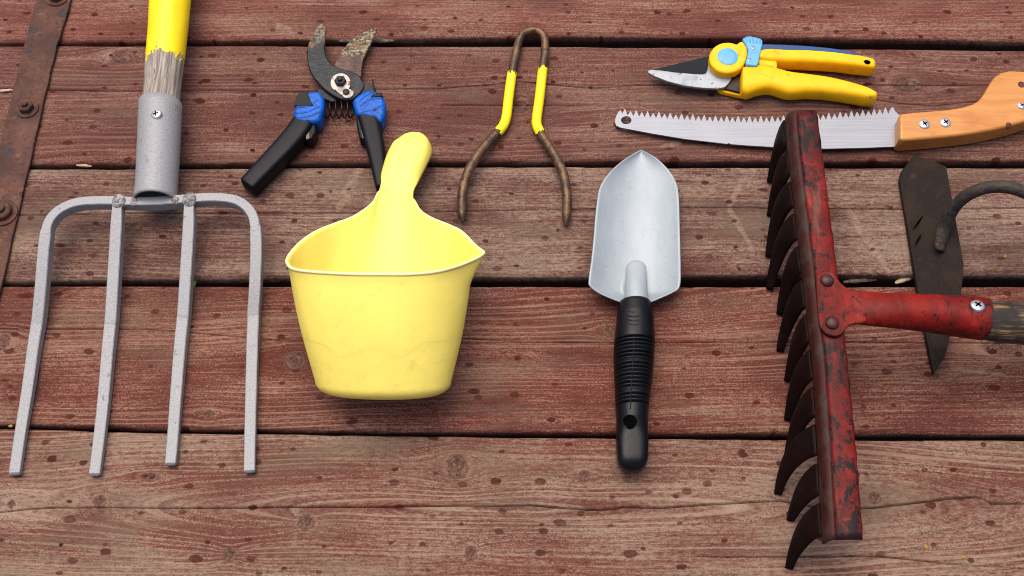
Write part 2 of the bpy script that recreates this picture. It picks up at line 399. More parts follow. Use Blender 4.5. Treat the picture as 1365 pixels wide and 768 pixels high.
    # knots: (px, py, radius px along, radius px across)
    knots = {
        'a': [(-30, 20, 14, 9), (930, -30, 15, 10)],
        'b': [(165, 76, 19, 13), (691, 139, 21, 17), (1210, 113, 24, 15), (1222, 75, 6, 4), (340, 165, 9, 5)],
        'c': [(1105, 330, 7, 4)],
        'd': [(394, 481, 14, 13), (278, 553, 8, 7), (811, 441, 9, 8), (1340, 462, 34, 11), (1245, 502, 8, 5), (5, 455, 9, 11)],
        'e': [(133, 669, 9, 9), (15, 672, 6, 6), (200, 636, 14, 6), (610, 622, 15, 16), (779, 634, 8, 8), (628, 738, 9, 10), (306, 740, 10, 10), (1166, 664, 9, 8), (408, 697, 12, 10), (1174, 738, 7, 4)]}
    streaks = {  # pale branch scars crossing a plank: from, to, half width px
        'c': [((1132, 282), (1186, 364), 7), ((478, 226), (452, 278), 9), ((992, 236), (972, 276), 6), ((973, 280), (1005, 335), 5)],
        'a': [((372, 34), (392, 44), 7)], 'b': [((905, 190), (880, 196), 5)], 'd': [((1270, 492), (1340, 500), 4)],
        'e': [((1130, 250), (1131, 251), 1), ((1250, 740), (1266, 766), 4)]}
    cone = {'a': (.0, .45, .0, .03), 'b': (-.1, .14, .2, .04), 'c': (.3, -.05, -.3, .03), 'd': (-.2, .02, -.6, .05), 'e': (.12, P(850, 677).y, P(640, 677).x, .075)}
    top_a = curve([(-260, -95), (1640, -95)]); low_e = curve([(-260, 840), (1640, 840)])
    planks = [('a', curve(E['a_low']), top_a), ('b', curve(E['b_low']), curve(E['b_top'])), ('c', curve(E['c_low']), curve(E['c_top'])),
              ('d', curve(E['d_low']), curve(E['d_top'])), ('e', low_e, curve(E['e_top']))]
    R, G = srgb, srgb
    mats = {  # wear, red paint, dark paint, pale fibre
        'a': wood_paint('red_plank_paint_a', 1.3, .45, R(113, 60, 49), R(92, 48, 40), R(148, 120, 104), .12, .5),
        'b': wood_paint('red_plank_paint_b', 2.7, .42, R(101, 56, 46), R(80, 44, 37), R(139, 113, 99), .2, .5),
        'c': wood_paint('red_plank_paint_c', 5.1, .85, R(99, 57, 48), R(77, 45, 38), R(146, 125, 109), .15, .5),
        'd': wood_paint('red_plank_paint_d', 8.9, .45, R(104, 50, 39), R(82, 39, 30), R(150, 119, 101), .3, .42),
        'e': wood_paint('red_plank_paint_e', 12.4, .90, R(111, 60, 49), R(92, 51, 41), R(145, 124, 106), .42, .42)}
    made = {}
    for pi, (key, lo, hi) in enumerate(planks):
        lo = lo + ragged(.0007, 10 + pi); hi = hi + ragged(.0005, 30 + pi)
        cr = []
        for c in crack[key]:
            w = [P(a, b) for a, b, _, _ in c]; wx = [p.x for p in w]
            cy = np.interp(xs, wx, [p.y for p in w]) + ragged(.00045, 50 + pi + len(cr))
            cr.append((cy, np.interp(xs, wx, [q[2] for q in c]) / 1000, np.interp(xs, wx, [q[3] for q in c]) / 1000 * 1.45))
        cr.sort(key=lambda q: q[0].mean())
        rows, zr = [], []
        for dy, dz in ((0, -.030), (0, -.0042), (.0004, -.0024), (.0013, -.001), (.0032, -.0002)): rows.append(lo + dy); zr.append(np.full_like(xs, dz))
        cur = lo + .0045
        for cy, dep, hw in cr + [(None, None, None)]:
            end = (cy - hw) if cy is not None else hi - .0045
            n = max(3, int((end - cur).mean() / .0019))
            for k in range(n + 1): rows.append(cur + (end - cur) * k / n); zr.append(np.zeros_like(xs))
            if cy is not None:
                rows.append(cy - hw * .45); zr.append(-dep * 1.6); rows.append(cy + hw * .45); zr.append(-dep * 1.6); cur = cy + hw
        for dy, dz in ((.0032, -.0002), (.0013, -.001), (.0004, -.0024), (0, -.0042), (0, -.030)): rows.append(hi - dy); zr.append(np.full_like(xs, dz))
        Yg = np.array(rows); Zg = np.array(zr); Xg = np.repeat(xs[None, :], len(rows), 0)
        mid = (lo + hi) / 2; half = (hi - lo) / 2; tt = (Yg - mid) / half
        Zg = Zg - .0009 * np.abs(tt) ** 3 + .0004 * np.sin(Xg * 9 + pi) * np.cos(Yg * 60 + 2 * pi)
        # worn dents along the edges
        r2 = np.random.default_rng(90 + pi)
        for _ in range(26):
            cx_ = r2.uniform(-.55, .55); e_ = r2.choice([-1, 1]); wdt = r2.uniform(.004, .02)
            Zg -= r2.uniform(.0004, .0014) * np.exp(-((Xg - cx_) / wdt) ** 2) * np.clip((e_ * tt - .88) / .12, 0, 1) * (Zg > -.02)
        # grain coordinates, bent round the knots
        x0, y0, xc, sl = cone[key]
        yc = y0 if key in ('a', 'e', 'c', 'd') else y0
        psi = np.sqrt((Yg - yc) ** 2 + (sl * (Xg - xc)) ** 2) * np.sign(Yg - yc + 1e-9) if key != 'e' else np.sqrt((Yg - yc) ** 2 + (sl * np.maximum(Xg - xc, -.4) * 1) ** 2)
        psi = psi + .003 * np.sin(Xg * 4.3 + pi) + .0014 * np.sin(Xg * 11 + 2 * pi) + .0006 * np.sin(Xg * 37 + pi * 3 + Yg * 40)
        kn = np.full_like(Xg, 9.0); ka = np.zeros_like(Xg)
        for px, py, ra, rb in knots[key]:
            c = P(px, py); s = scale_at(px, py); ra *= s; rb *= s * 1.12
            dx, dy = Xg - c.x, Yg - c.y
            rr = np.sqrt((dx / ra) ** 2 + (dy / rb) ** 2) + 1e-6
            far = np.sqrt((dx / (ra * 2.0)) ** 2 + (dy / rb) ** 2) + 1e-6
            psi = psi - dy * np.where(far > 1, 1 / far ** 2, 1) * .85
            ka = np.where(rr < kn, np.arctan2(dy, dx), ka); kn = np.minimum(kn, rr)
        st = np.full_like(Xg, 9.0)
        for a, b, wpx in streaks.get(key, []):
            A, B = P(*a), P(*b); s = scale_at(*a) * wpx
            d = np.array([B.x - A.x, B.y - A.y]); L2 = d @ d
            t = np.clip(((Xg - A.x) * d[0] + (Yg - A.y) * d[1]) / L2, 0, 1)
            dist = np.hypot(Xg - A.x - t * d[0], Yg - A.y - t * d[1]) / (s * (1 - .75 * np.abs(t - .35)))
            st = np.minimum(st, dist)
        nr, nc = Xg.shape
        me = bpy.data.meshes.new('plank'); nv = nr * nc
        co = np.stack([Xg, Yg, Zg], -1).reshape(-1).astype(np.float32)
        idx = np.arange(nv).reshape(nr, nc)
        q = np.stack([idx[:-1, :-1], idx[:-1, 1:], idx[1:, 1:], idx[1:, :-1]], -1).reshape(-1, 4)
        me.vertices.add(nv); me.vertices.foreach_set('co', co)
        me.loops.add(q.size); me.loops.foreach_set('vertex_index', q.reshape(-1).astype(np.int32))
        me.polygons.add(len(q)); me.polygons.foreach_set('loop_start', (np.arange(len(q)) * 4).astype(np.int32)); me.polygons.foreach_set('loop_total', np.full(len(q), 4, np.int32))
        me.polygons.foreach_set('use_smooth', np.ones(len(q), bool)); me.update(calc_edges=True)
        gc = np.stack([Xg, psi, np.full_like(Xg, pi * 3.7)], -1).reshape(-1).astype(np.float32)
        at = me.attributes.new('gc', 'FLOAT_VECTOR', 'POINT'); at.data.foreach_set('vector', gc)
        for nm, arr in (('kn', kn), ('ka', ka), ('st', st)):
            at = me.attributes.new(nm, 'FLOAT', 'POINT'); at.data.foreach_set('value', arr.reshape(-1).astype(np.float32))
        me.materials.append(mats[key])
        o = bpy.data.objects.new('plank', me); scene.collection.objects.link(o); o.parent = deck
        made[key] = (o, float((hi - lo).mean()) + .006, float(hi.mean()), float(lo.mean()))
    # the deck goes on past the picture's edges
    for src, spots in (('d', (('up', 0), ('up', 1), ('down', 0), ('down', 1))),):
        so, pit, hi_, lo_ = made[src]
        for where, k in spots:
            c = so.copy(); scene.collection.objects.link(c); c.parent = deck
            c.location.y = (made['a'][2] + .006 + k * pit - lo_) if where == 'up' else (made['e'][3] - .006 - k * pit - hi_)
            c.location.x = .11 * (k + 1)
build_deck()

# ------------------------------------------------------------------ rusty iron strap bolted to the deck
def rust_mat():
    b = NB('rusted_iron', .8, .15, .3); v = b.obj()
    n1 = b.noise(v, 22, 5, .65); n2 = b.noise(b.vmul(v, (1, 1, 1), (4, 1, 2)), 60, 5, .7); n3 = b.noise(v, 260, 3, .6)
    col = b.mix(b.step(n1, .35, .65), srgb(72, 50, 45), srgb(98, 68, 58))
    col = b.mix(b.step(n2, .56, .72), col, srgb(126, 80, 52)); col = b.mix(b.step(n3, .5, .75), col, srgb(64, 46, 42))
    col = b.mix(b.math('MULTIPLY', b.step(b.noise(v, 35, 6, .7), .58, .7), .6), col, srgb(120, 104, 94))
    vx = b.n('ShaderNodeTexVoronoi'); vx.voronoi_dimensions = '2D'; vx.inputs['Scale'].default_value = 1
    b.put(vx.inputs['Vector'], b.vmul(v, (36, 50, 1), (.3, .9, 0))); r, g_, _ = b.sep(vx.outputs['Color'])
    wet = b.math('MULTIPLY', b.step(b.math('SUBTRACT', b.math('ADD', b.math('MULTIPLY', g_, .14), .16), vx.outputs['Distance']), -.02, .04), b.math('LESS_THAN', r, .42))
    col = b.mix(b.math('MULTIPLY', wet, .95), col, srgb(30, 20, 19))
    M['rust'] = b.fin(col, b.math('SUBTRACT', .85, b.math('MULTIPLY', wet, .4)), None, b.bump(b.math('ADD', n3, n2), .6, .0012))
rust_mat()
mottled('rust_dark', srgb(62, 38, 30), srgb(96, 54, 36), srgb(40, 28, 26), 80, bs=.6, bd=.001, rough=(.65, .9))
def build_strap():
    t = Thing('iron_strap', 'rusty flat iron strap bolted across the planks at the left edge', 'strap', P(30, 160, 0))
    r = [(205, -480), (118, -110), (94, 0), (76, 61), (61, 122), (38, 223), (5, 366), (-40, 560), (-75, 720), (-127, 960)]
    l = [(161, -480), (74, -110), (48, 0), (32, 61), (18, 117), (-8, 223), (-42, 366), (-92, 560), (-130, 720), (-185, 960)]
    rr, ll = catmull(r, 64), catmull(l, 64)
    jit = lambda a, s: [(x + .5 * math.sin(i * 1.7 + s), y) for i, (x, y) in enumerate(a)]
    o = t.part('strip', plate(jit(rr, 0) + jit(ll[::-1], 2), .0048, .0006), M['rust'], smooth=30); bevel(o, .0008, 2)
    for px, py, s in ((36.5, 145, 1), (4, 284, 1.25), (76, -4, 1.1)):
        c = P(px, py, .0048); R = .0085 * s
        bo = t.part('bolt', lathe(c, [(R * 1.45, -.001), (R * 1.45, .0016), (R * 1.3, .0022), (R * .9, .0024)], 28), M['rust_dark'])
        t.part('nut', lathe(c, [(R, .002), (R, .0072), (R * .86, .0084), (R * .5, .0085), (R * .46, .0115), (R * .3, .0122)], 6 if s == 1 else 18), M['rust_dark'], bo, 30)
build_strap()

# ------------------------------------------------------------------ garden fork
def fork_mats():
    b = NB('hammered_silver_paint', .5, .15, .35); v = b.obj()
    n1 = b.noise(v, 700, 3, .6); n2 = b.noise(v, 25, 4, .6); n3 = b.noise(b.vmul(v, (1, 1, 1), (2, 3, 1)), 110, 5, .7)
    col = b.mix(b.step(n1, .35, .65), srgb(134, 135, 138), srgb(154, 155, 158))
    col = b.mix(b.math('MULTIPLY', b.step(n2, .45, .75), .35), col, srgb(150, 148, 148))
    col = b.mix(b.math('MULTIPLY', b.step(n3, .61, .70), .7), col, srgb(92, 80, 70))
    M['silver_paint'] = b.fin(col, b.math('ADD', .42, b.math('MULTIPLY', n1, .25)), None, b.bump(n1, .45, .0006))
    b = NB('yellow_painted_grey_wood', .6, 0, .4); v = b.obj(); x, y, z = b.sep(v)
    gr = b.noise(b.vmul(v, (420, 16, 420)), 1, 4, .65); g2 = b.noise(b.vmul(v, (900, 30, 900)), 1, 2, .6)
    wood = b.mix(b.step(gr, .3, .7), srgb(104, 94, 86), srgb(172, 162, 151)); wood = b.mix(b.step(g2, .6, .72), wood, srgb(62, 52, 47))
    rag = b.math('ADD', y, b.math('MULTIPLY', b.math('SUBTRACT', b.noise(b.vmul(v, (70, 30, 70), (.4, 0, .2)), 1, 4, .7), .5), .065))
    paint = b.step(rag, -.0236, -.0220)
    yel = b.mix(b.step(b.noise(b.vmul(v, (40, 20, 40)), 1, 4, .6), .3, .7), srgb(240, 205, 8), srgb(253, 226, 20))
    col = b.mix(paint, wood, yel)
    hh = b.math('ADD', b.math('MULTIPLY', paint, 1.2), b.math('MULTIPLY', gr, b.math('SUBTRACT', 1, b.math('MULTIPLY', paint, .75))))
    M['fork_handle'] = b.fin(col, b.math('SUBTRACT', .8, b.math('MULTIPLY', paint, .38)), None, b.bump(hh, .6, .0012))
    mottled('weld', srgb(154, 153, 154), srgb(128, 120, 112), srgb(122, 70, 34), 150, (.5, .6), (.63, .7), 160, bs=.8, bd=.002, fine=350, metal=.2)
fork_mats()
plain('bright_screw', srgb(214, 214, 216), .3, .85, .08)
def build_fork():
    t = Thing('garden_fork', 'silver four-tined garden fork with a peeling yellow wooden handle', 'garden fork', P(220, 85, 0))
    ZB = .031
    # wooden handle; its material turns from bare wood to paint at the thing's base line
    hs = [(187.5, 150, 239, 150, .033, .0185), (192, 118, 240.5, 118, .034, .0185), (193.5, 88, 244.5, 88, .035, .019), (197.5, 40, 250, 40, .037, .020), (199.5, 0, 254, 0, .039, .0208), (204, -60, 260, -60, .042, .0212), (208, -130, 266, -130, .045, .0212)]
    t.part('handle', loft(hs, 40, 32), M['fork_handle'], smooth=180)
    # socket: open tube, swept shell
    so = [(185.5, 139, 242.5, 139, .033), (183.8, 180, 240.5, 180, .032), (182, 225, 238, 225, .031), (180.5, 248, 236.5, 248, .031), (178.5, 268.5, 236, 268, .031)]
    a = catmull(so, 22); V = []; n = 40
    for k, (lx, ly, rx, ry, zc) in enumerate(a):
        l, r = P(lx, ly, zc), P(rx, ry, zc); c, w = (l + r) / 2, (r - l) / 2
        for j in range(n):
            p = 2 * math.pi * j / n
            V.append(c + w * math.cos(p) + Vector((0, 0, w.length * math.sin(p))))
    sk = solid(t.part('socket', (V, grid_faces(len(a), n, True)), M['silver_paint'], smooth=60), .0022)
    top = P(213, 152, .033 + .0215)
    ax = Vector((.12, -.02, 1))
    sc = screw(t, P(208.5, 152.5, .0545) , .0056, M['bright_screw'], Vector((-.2, 0, 1)), parent=sk, spin=.2)
    # crossbar with the two outer tines: one bent square bar, split into bar and tines where the bends end
    bar_l = [(205, 271.5, ZB), (178, 271.5, ZB), (140, 270.5, ZB), (110, 272, ZB), (92, 277, ZB), (77, 286, ZB), (67, 299, ZB), (63, 314, ZB - .001)]
    bar_r = [(205, 271.5, ZB), (240, 269, ZB), (275, 266.5, ZB), (300, 267, ZB), (318, 271, ZB), (331, 280, ZB), (339, 293, ZB), (342, 310, ZB - .001)]
    path = catmull(bar_l[::-1] + bar_r[1:], 70)
    t.part('crossbar', sweep([P(*p) for p in path], .0049, square=True, rz=[.0062] * 70), M['silver_paint'], smooth=30)
    def tine(pts, w):
        pp = catmull(pts, 66); m = len(pp)
        rad = [(.00495 + (w - .00495) * float(smoothstep(0, .15, i / (m - 1)))) * (1 - .12 * smoothstep(.5, 1, i / (m - 1))) for i in range(m)]
        hz = [(.00625 - .0004 * float(smoothstep(0, .15, i / (m - 1)))) * (1 - .45 * smoothstep(.45, 1, i / (m - 1))) for i in range(m)]
        pp = [P(*p) for p in pp]
        d = (pp[-1] - pp[-2]).normalized()
        pp += [pp[-1] + d * .0012, pp[-1] + d * .002]; rad += [rad[-1] * .85, rad[-1] * .6]; hz += [hz[-1] * .7, hz[-1] * .35]
        return sweep(pp, rad, square=True, rz=hz)
    T = [[(64, 309, ZB - .0006), (63, 314, ZB - .001), (60, 340, .026), (56.5, 385, .018), (52.6, 425, .0104), (50.9, 437, .0087), (46, 465, .0078), (38, 520, .0062), (28, 580, .0055), (20.5, 631, .005)],
         [(158.5, 272, ZB), (157, 300, .0275), (153.5, 360, .019), (149.6, 425, .0104), (148.5, 437, .0087), (145, 470, .0078), (138.5, 540, .0062), (132.5, 590, .0055), (127, 632, .005)],
         [(253.5, 270, ZB), (253, 300, .0275), (249.5, 360, .019), (245.9, 417, .0107), (244.8, 429, .0089), (241, 465, .0080), (235.5, 530, .0062), (231.5, 580, .0055), (228, 618, .005)],
         [(341.4, 305, ZB - .0006), (342, 310, ZB - .001), (342.5, 340, .026), (341, 385, .018), (339.1, 416, .0108), (338.7, 428, .0091), (337.2, 465, .0080), (335.3, 530, .0062), (334, 580, .0055), (333, 628, .005)]]
    for p in T: t.part('tine', tine(p, .0058), M['silver_paint'], smooth=30)
    # rough weld beads where the inner tines meet the bar, and at the socket
    for px, py, r in ((159, 269, .0076), (253, 267, .0078), (179, 269, .0052), (234, 267, .0052)):
        c = P(px, py, ZB + .004); V = []
        for i in range(9):
            for j in range(16):
                ph, th = math.pi * (i / 8 - .5) * .999, 2 * math.pi * j / 16
                rr = r * (1 + .07 * math.sin(3 * th + px) * math.cos(4 * ph + py))
                V.append(c + Vector((rr * math.cos(ph) * math.cos(th), rr * 1.1 * math.cos(ph) * math.sin(th), .75 * rr * math.sin(ph))))
        t.part('weld_bead', (V, grid_faces(9, 16, True)), M['weld'], smooth=180)
build_fork()

# ------------------------------------------------------------------ black and blue pruning shears
plain('black_grip', srgb(9, 14, 20), .40, 0, .25, 90, .3, .0004, dirt=srgb(48, 47, 46), dirt_cut=(.66, .8), spec=.16)
plain('blue_tape', srgb(0, 82, 172), .32, 0, .3, 110, .6, .001, 260, dirt=srgb(12, 24, 42), dirt_cut=(.6, .72), spec=.2)
mottled('dirty_black_steel', srgb(34, 38, 42), srgb(58, 50, 46), srgb(112, 66, 46), 60, (.45, .65), (.6, .68), 120, (.4, .7), .5, .5, .001)
mottled('crusted_steel', srgb(70, 58, 54), srgb(96, 84, 70), srgb(150, 138, 110), 110, (.42, .6), (.58, .66), 200, (.5, .85), .3, .9, .002, 320)
mottled('pivot_steel', srgb(176, 168, 160), srgb(140, 132, 126), srgb(112, 58, 32), 160, (.45, .65), (.58, .66), 190, (.4, .6), .4, .3, spec=.3)
plain('spring_steel', srgb(48, 42, 40), .4, .8, .3)
def hook_mat():
    b = NB('hook_blade_steel', .5, .45, .5); v = b.obj(); x, y, z = b.sep(v)
    n = b.noise(v, 90, 5, .7); n2 = b.noise(b.vmul(v, (1, 1, 1), (1, 5, 2)), 210, 4, .7)
    up = b.math('ADD', y, b.math('MULTIPLY', b.math('SUBTRACT', n, .5), .03))
    crust = b.step(up, .030, .044)
    col = b.mix(b.step(n, .4, .7), srgb(30, 35, 40), srgb(52, 50, 50))
    cr = b.mix(b.step(n2, .45, .6), srgb(66, 60, 54), srgb(132, 122, 104)); cr = b.mix(b.step(n, .52, .6), cr, srgb(128, 80, 60))
    col = b.mix(crust, col, cr)
    M['hook_steel'] = b.fin(col, b.math('ADD', .45, b.math('MULTIPLY', crust, .35)), b.math('MULTIPLY', b.math('SUBTRACT', 1, crust), .5), b.bump(b.math('ADD', n2, n), .7, .0014))
    b = NB('cutting_blade_steel', .45, .5, .5); v = b.obj(); x, y, z = b.sep(v)
    n = b.noise(v, 90, 5, .7); n2 = b.noise(b.vmul(v, (1, 1, 1), (1, 5, 2)), 260, 4, .7)
    up = b.math('ADD', y, b.math('MULTIPLY', b.math('SUBTRACT', n, .5), .02)); crust = b.step(up, .024, .032)
    col = b.mix(b.step(n, .4, .7), srgb(66, 48, 46), srgb(92, 70, 64))
    cr = b.mix(b.step(n2, .45, .62), srgb(70, 62, 52), srgb(160, 148, 116)); cr = b.mix(b.step(n, .55, .62), cr, srgb(116, 84, 48))
    col = b.mix(crust, col, cr)
    M['cut_steel'] = b.fin(col, b.math('ADD', .4, b.math('MULTIPLY', crust, .4)), b.math('MULTIPLY', b.math('SUBTRACT', 1, crust), .55), b.bump(b.math('ADD', n2, b.math('MULTIPLY', n, .5)), .8, .0014))
hook_mat()
def build_shears():
    t = Thing('pruning_shears', 'open black pruning shears with blue taped handles and dirty blades', 'pruning shears', P(455, 112, 0))
    # hooked counter blade with the body plate
    hook = [(430, 31), (425, 33.5), (420, 41), (414, 51), (410.5, 61), (409, 73), (410, 84), (413, 94), (418, 103), (424, 110), (432, 118.5), (441, 125), (450, 130), (462, 133), (472, 131), (482, 122), (486, 113), (482, 106), (479, 100), (470, 96), (457, 92), (447, 88), (440, 83.5), (435.5, 76), (433, 66), (432.5, 56), (433, 46), (435, 38), (433.5, 33)]
    o = t.part('hook_blade', plate(catmull(hook, 90, True), .0185, .0125), M['hook_steel'], smooth=35); bevel(o, .0012, 2)
    bl = [(502, 37.5), (495, 39), (484, 43.5), (473, 50), (464, 58), (457, 67), (451, 77), (446, 88), (450, 105), (470, 112), (480, 104), (482, 92), (484, 80), (488, 70), (494, 58), (499, 47)]
    o = t.part('cutting_blade', plate(catmull(bl, 70, True), .0122, .0085), M['cut_steel'], smooth=35); bevel(o, .0014, 2)
    body = [(478, 104), (486, 109), (497, 112), (501, 119), (499, 128), (488, 130), (474, 131), (466, 126)]
    o = t.part('body_plate', plate(body, .0165, .009), M['dirty_black_steel'], smooth=35); bevel(o, .0012, 2)
    o = t.part('latch_pin', sweep([P(496.5, 106, .02), P(497.5, 112, .0175), P(499, 119, .0165)], [.0006, .0011, .0014], 8), M['dirty_black_steel'])
    arm = [(420, 118), (428, 117), (446, 130), (449, 134), (443, 136), (432, 132)]
    bevel(t.part('handle_tang', plate(arm, .0135, .0085), M['dirty_black_steel'], smooth=35), .001, 2)
    # pivot plate: pear shape round two bolts
    c1, r1, c2, r2 = (454, 110.5), 13.5, (463, 122.5), 8.5
    pear = []
    for k in range(24):
        a = math.radians(-60 + 250 * k / 23 + 90 - 65); pear.append((c1[0] + r1 * math.cos(a) * 1.0, c1[1] - r1 * .97 * math.sin(a)))
    for k in range(14):
        a = math.radians(215 + 150 * k / 13); pear.append((c2[0] + r2 * math.cos(a), c2[1] - r2 * .97 * math.sin(a)))
    o = t.part('pivot_plate', plate(pear, .0202, .0184), M['pivot_steel'], smooth=35); bevel(o, .0004, 2)
    b1 = t.part('pivot_nut', lathe(P(454, 109.5, .0202), [(.0064, 0), (.0064, .0035), (.0055, .0046), (.003, .0047), (.0027, .0066), (.0018, .0071)], 6), M['dirty_black_steel'], smooth=25)
    b2 = t.part('pivot_bolt', lathe(P(461.5, 123, .0202), [(.0036, 0), (.0036, .0016), (.0026, .0024), (.0014, .0024)], 18), M['dirty_black_steel'])
    # spring between the handles
    A, B = P(431, 146.5, .011), P(472, 146.5, .011); n = 170; pts = []
    for k in range(n):
        u = k / (n - 1); a = u * 2 * math.pi * 5.2
        pts.append(A.lerp(B, u) + Vector((0, .0092 * math.cos(a), .0080 * math.sin(a))))
    t.part('spring', sweep(pts, .00085, 7), M['spring_steel'], smooth=180)
    # left and right arm: taped block, dark shoulder, grip with a lug
    G = M['black_grip']
    blkL = [(392.5, 139), (399, 123.5), (410, 121.5), (427, 121), (432, 131), (431.5, 147), (426, 161.5), (408, 163), (392.5, 160), (391, 149)]
    bevel(t.part('taped_block', plate(blkL, .0235, .003), M['blue_tape'], smooth=35, label='left arm block wrapped in shiny blue tape'), .0035, 3)
    shL = [(391.6, 140), (398.5, 123), (409, 121), (414, 134), (417.5, 140.5), (405, 141.5), (392, 141)]
    bevel(t.part('shoulder', plate(shL, .0243, .016), G, smooth=35), .0012, 2)
    blkR = [(469, 133), (479, 124.5), (490, 120), (501, 121), (510, 125), (514, 138), (513, 152), (507, 163), (500, 157), (486, 154), (476, 153), (471, 142)]
    bevel(t.part('taped_block', plate(blkR, .0235, .003), M['blue_tape'], smooth=35, label='right arm block wrapped in shiny blue tape'), .0035, 3)
    shR = [(497, 125), (508, 122.5), (511, 128.5), (502, 129.5), (493, 130)]
    bevel(t.part('shoulder', plate(shR, .0243, .016), G, smooth=35), .0012, 2)
    # tape folds
    for pts in ([(396, 144), (412, 141), (424, 133)], [(394, 151), (410, 149), (428, 141)], [(396, 157), (412, 155), (426, 150)], [(478, 136), (488, 127), (499, 123)], [(480, 142), (492, 133), (508, 131)], [(482, 150), (498, 146), (510, 140)]):
        pp = [P(*q, .0234) for q in catmull(pts, 10)]
        t.part('tape_fold', sweep(pp, [.0003 + .0009 * math.sin(math.pi * i / 9) for i in range(10)], 8, rz=[.0007] * 10), M['blue_tape'], smooth=180)
    gl = [(391, 162.5, 421, 163, .0125, .0105), (381, 177, 411.5, 182, .0125, .0108), (362, 199, 391, 206.5, .0125, .0108), (340, 223, 364, 233.5, .0125, .0105), (323, 242, 341.5, 256, .0125, .0100)]
    t.part('grip', loft(gl, 16, 20, 5.0, (.003, .004)), G, smooth=35)
    lug = [(403, 168), (421, 163), (421.5, 176), (416, 185.5), (408, 187), (404, 180)]
    bevel(t.part('lug', plate(lug, .018, .002), G, smooth=35), .0018, 2)
    gr = [(476, 154, 505.5, 157, .0125, .0105), (481, 172, 509, 174, .0125, .0105), (487, 195, 513, 196, .0125, .0105), (494, 222, 515.5, 222, .0125, .0105), (501, 252, 517, 252, .0125, .010)]
    t.part('grip', loft(gr, 16, 20, 5.0, (.003, .004)), G, smooth=35)
    lug = [(474.5, 156), (484, 158), (490, 176), (486, 186), (479, 184.5), (476, 170)]
    bevel(t.part('lug', plate(lug, .018, .002), G, smooth=35), .0018, 2)
    mottled('ochre_wear', srgb(112, 96, 62), srgb(90, 76, 52), None, 200)
    t.part('worn_strip', plate([(407, 175), (411.5, 173), (412.5, 184), (408.5, 186)], .0184, .0175), M['ochre_wear'], smooth=0)
    t.part('worn_strip', plate([(481.5, 172), (485, 172), (487, 184), (483.5, 184.5)], .0184, .0175), M['ochre_wear'], smooth=0)
build_shears()

# ------------------------------------------------------------------ yellow scoop
def scoop_mat(name, c, rough=.42, sss=.0, wave=True):
    b = NB(name, rough, 0, .45); v = b.obj()
    n = b.noise(v, 30, 4, .6); n2 = b.noise(b.vmul(v, (1, 1, 1), (.3, .8, .1)), 90, 5, .7); n3 = b.noise(v, 420, 3, .6)
    col = b.mix(b.step(n, .3, .7), tuple(x * .95 for x in c), c)
    col = b.mix(b.math('MULTIPLY', b.step(n2, .58, .76), .28), col, srgb(190, 160, 84))
    col = b.mix(b.math('MULTIPLY', b.step(n3, .66, .76), .35), col, srgb(150, 120, 60))
    sc_ = b.noise(b.vmul(v, (260, 18, 60), (.2, .5, 0)), 1, 3, .7); sc2 = b.noise(b.vmul(v, (22, 300, 80), (.6, .1, 0)), 1, 3, .7)
    scm = b.math('MULTIPLY', b.math('MAXIMUM', b.step(sc_, .66, .72), b.step(sc2, .67, .73)), b.step(n, .42, .66))
    col = b.mix(b.math('MULTIPLY', scm, .4), col, srgb(178, 140, 74))
    X_, Y_, Z_ = b.sep(v)
    low = b.step(b.math('ADD', Y_, b.math('MULTIPLY', n2, -.06)), -.075, -.12)
    col = b.mix(b.math('MULTIPLY', low, b.step(n2, .45, .66, .0, .18)), col, srgb(210, 170, 84))
    if wave:
        wv = b.attr('wave'); ln = b.step(b.math('ABSOLUTE', b.math('ADD', wv, b.math('MULTIPLY', b.math('SUBTRACT', n2, .5), .003))), .0012, .0002)
        col = b.mix(b.math('MULTIPLY', ln, b.step(n, .3, .6, .0, .16)), col, srgb(206, 172, 78))
    b.b.inputs['Subsurface Weight'].default_value = sss; b.b.inputs['Subsurface Radius'].default_value = (.006, .005, .0012); b.b.inputs['Subsurface Scale'].default_value = 1
    M[name] = b.fin(col, b.math('ADD', rough - .06, b.math('MULTIPLY', n, .14)), None, b.bump(b.math('ADD', n3, b.math('MULTIPLY', n2, .6)), .12, .0005))
    tr = b.n('ShaderNodeBsdfTranslucent'); b.put(tr.inputs['Color'], col)      # thin plastic lets some light through
    ms = b.n('ShaderNodeMixShader'); ms.inputs[0].default_value = .12 if wave else 0.0
    b.t.links.new(b.b.outputs[0], ms.inputs[1]); b.t.links.new(tr.outputs[0], ms.inputs[2])
    b.t.links.new(ms.outputs[0], b.t.nodes['Material Output'].inputs['Surface'])
scoop_mat('yellow_plastic', srgb(255, 236, 114), .42, .0)
scoop_mat('pale_rim_plastic', srgb(253, 236, 168), .5, .0, False)  # paler yellow for the lip bead
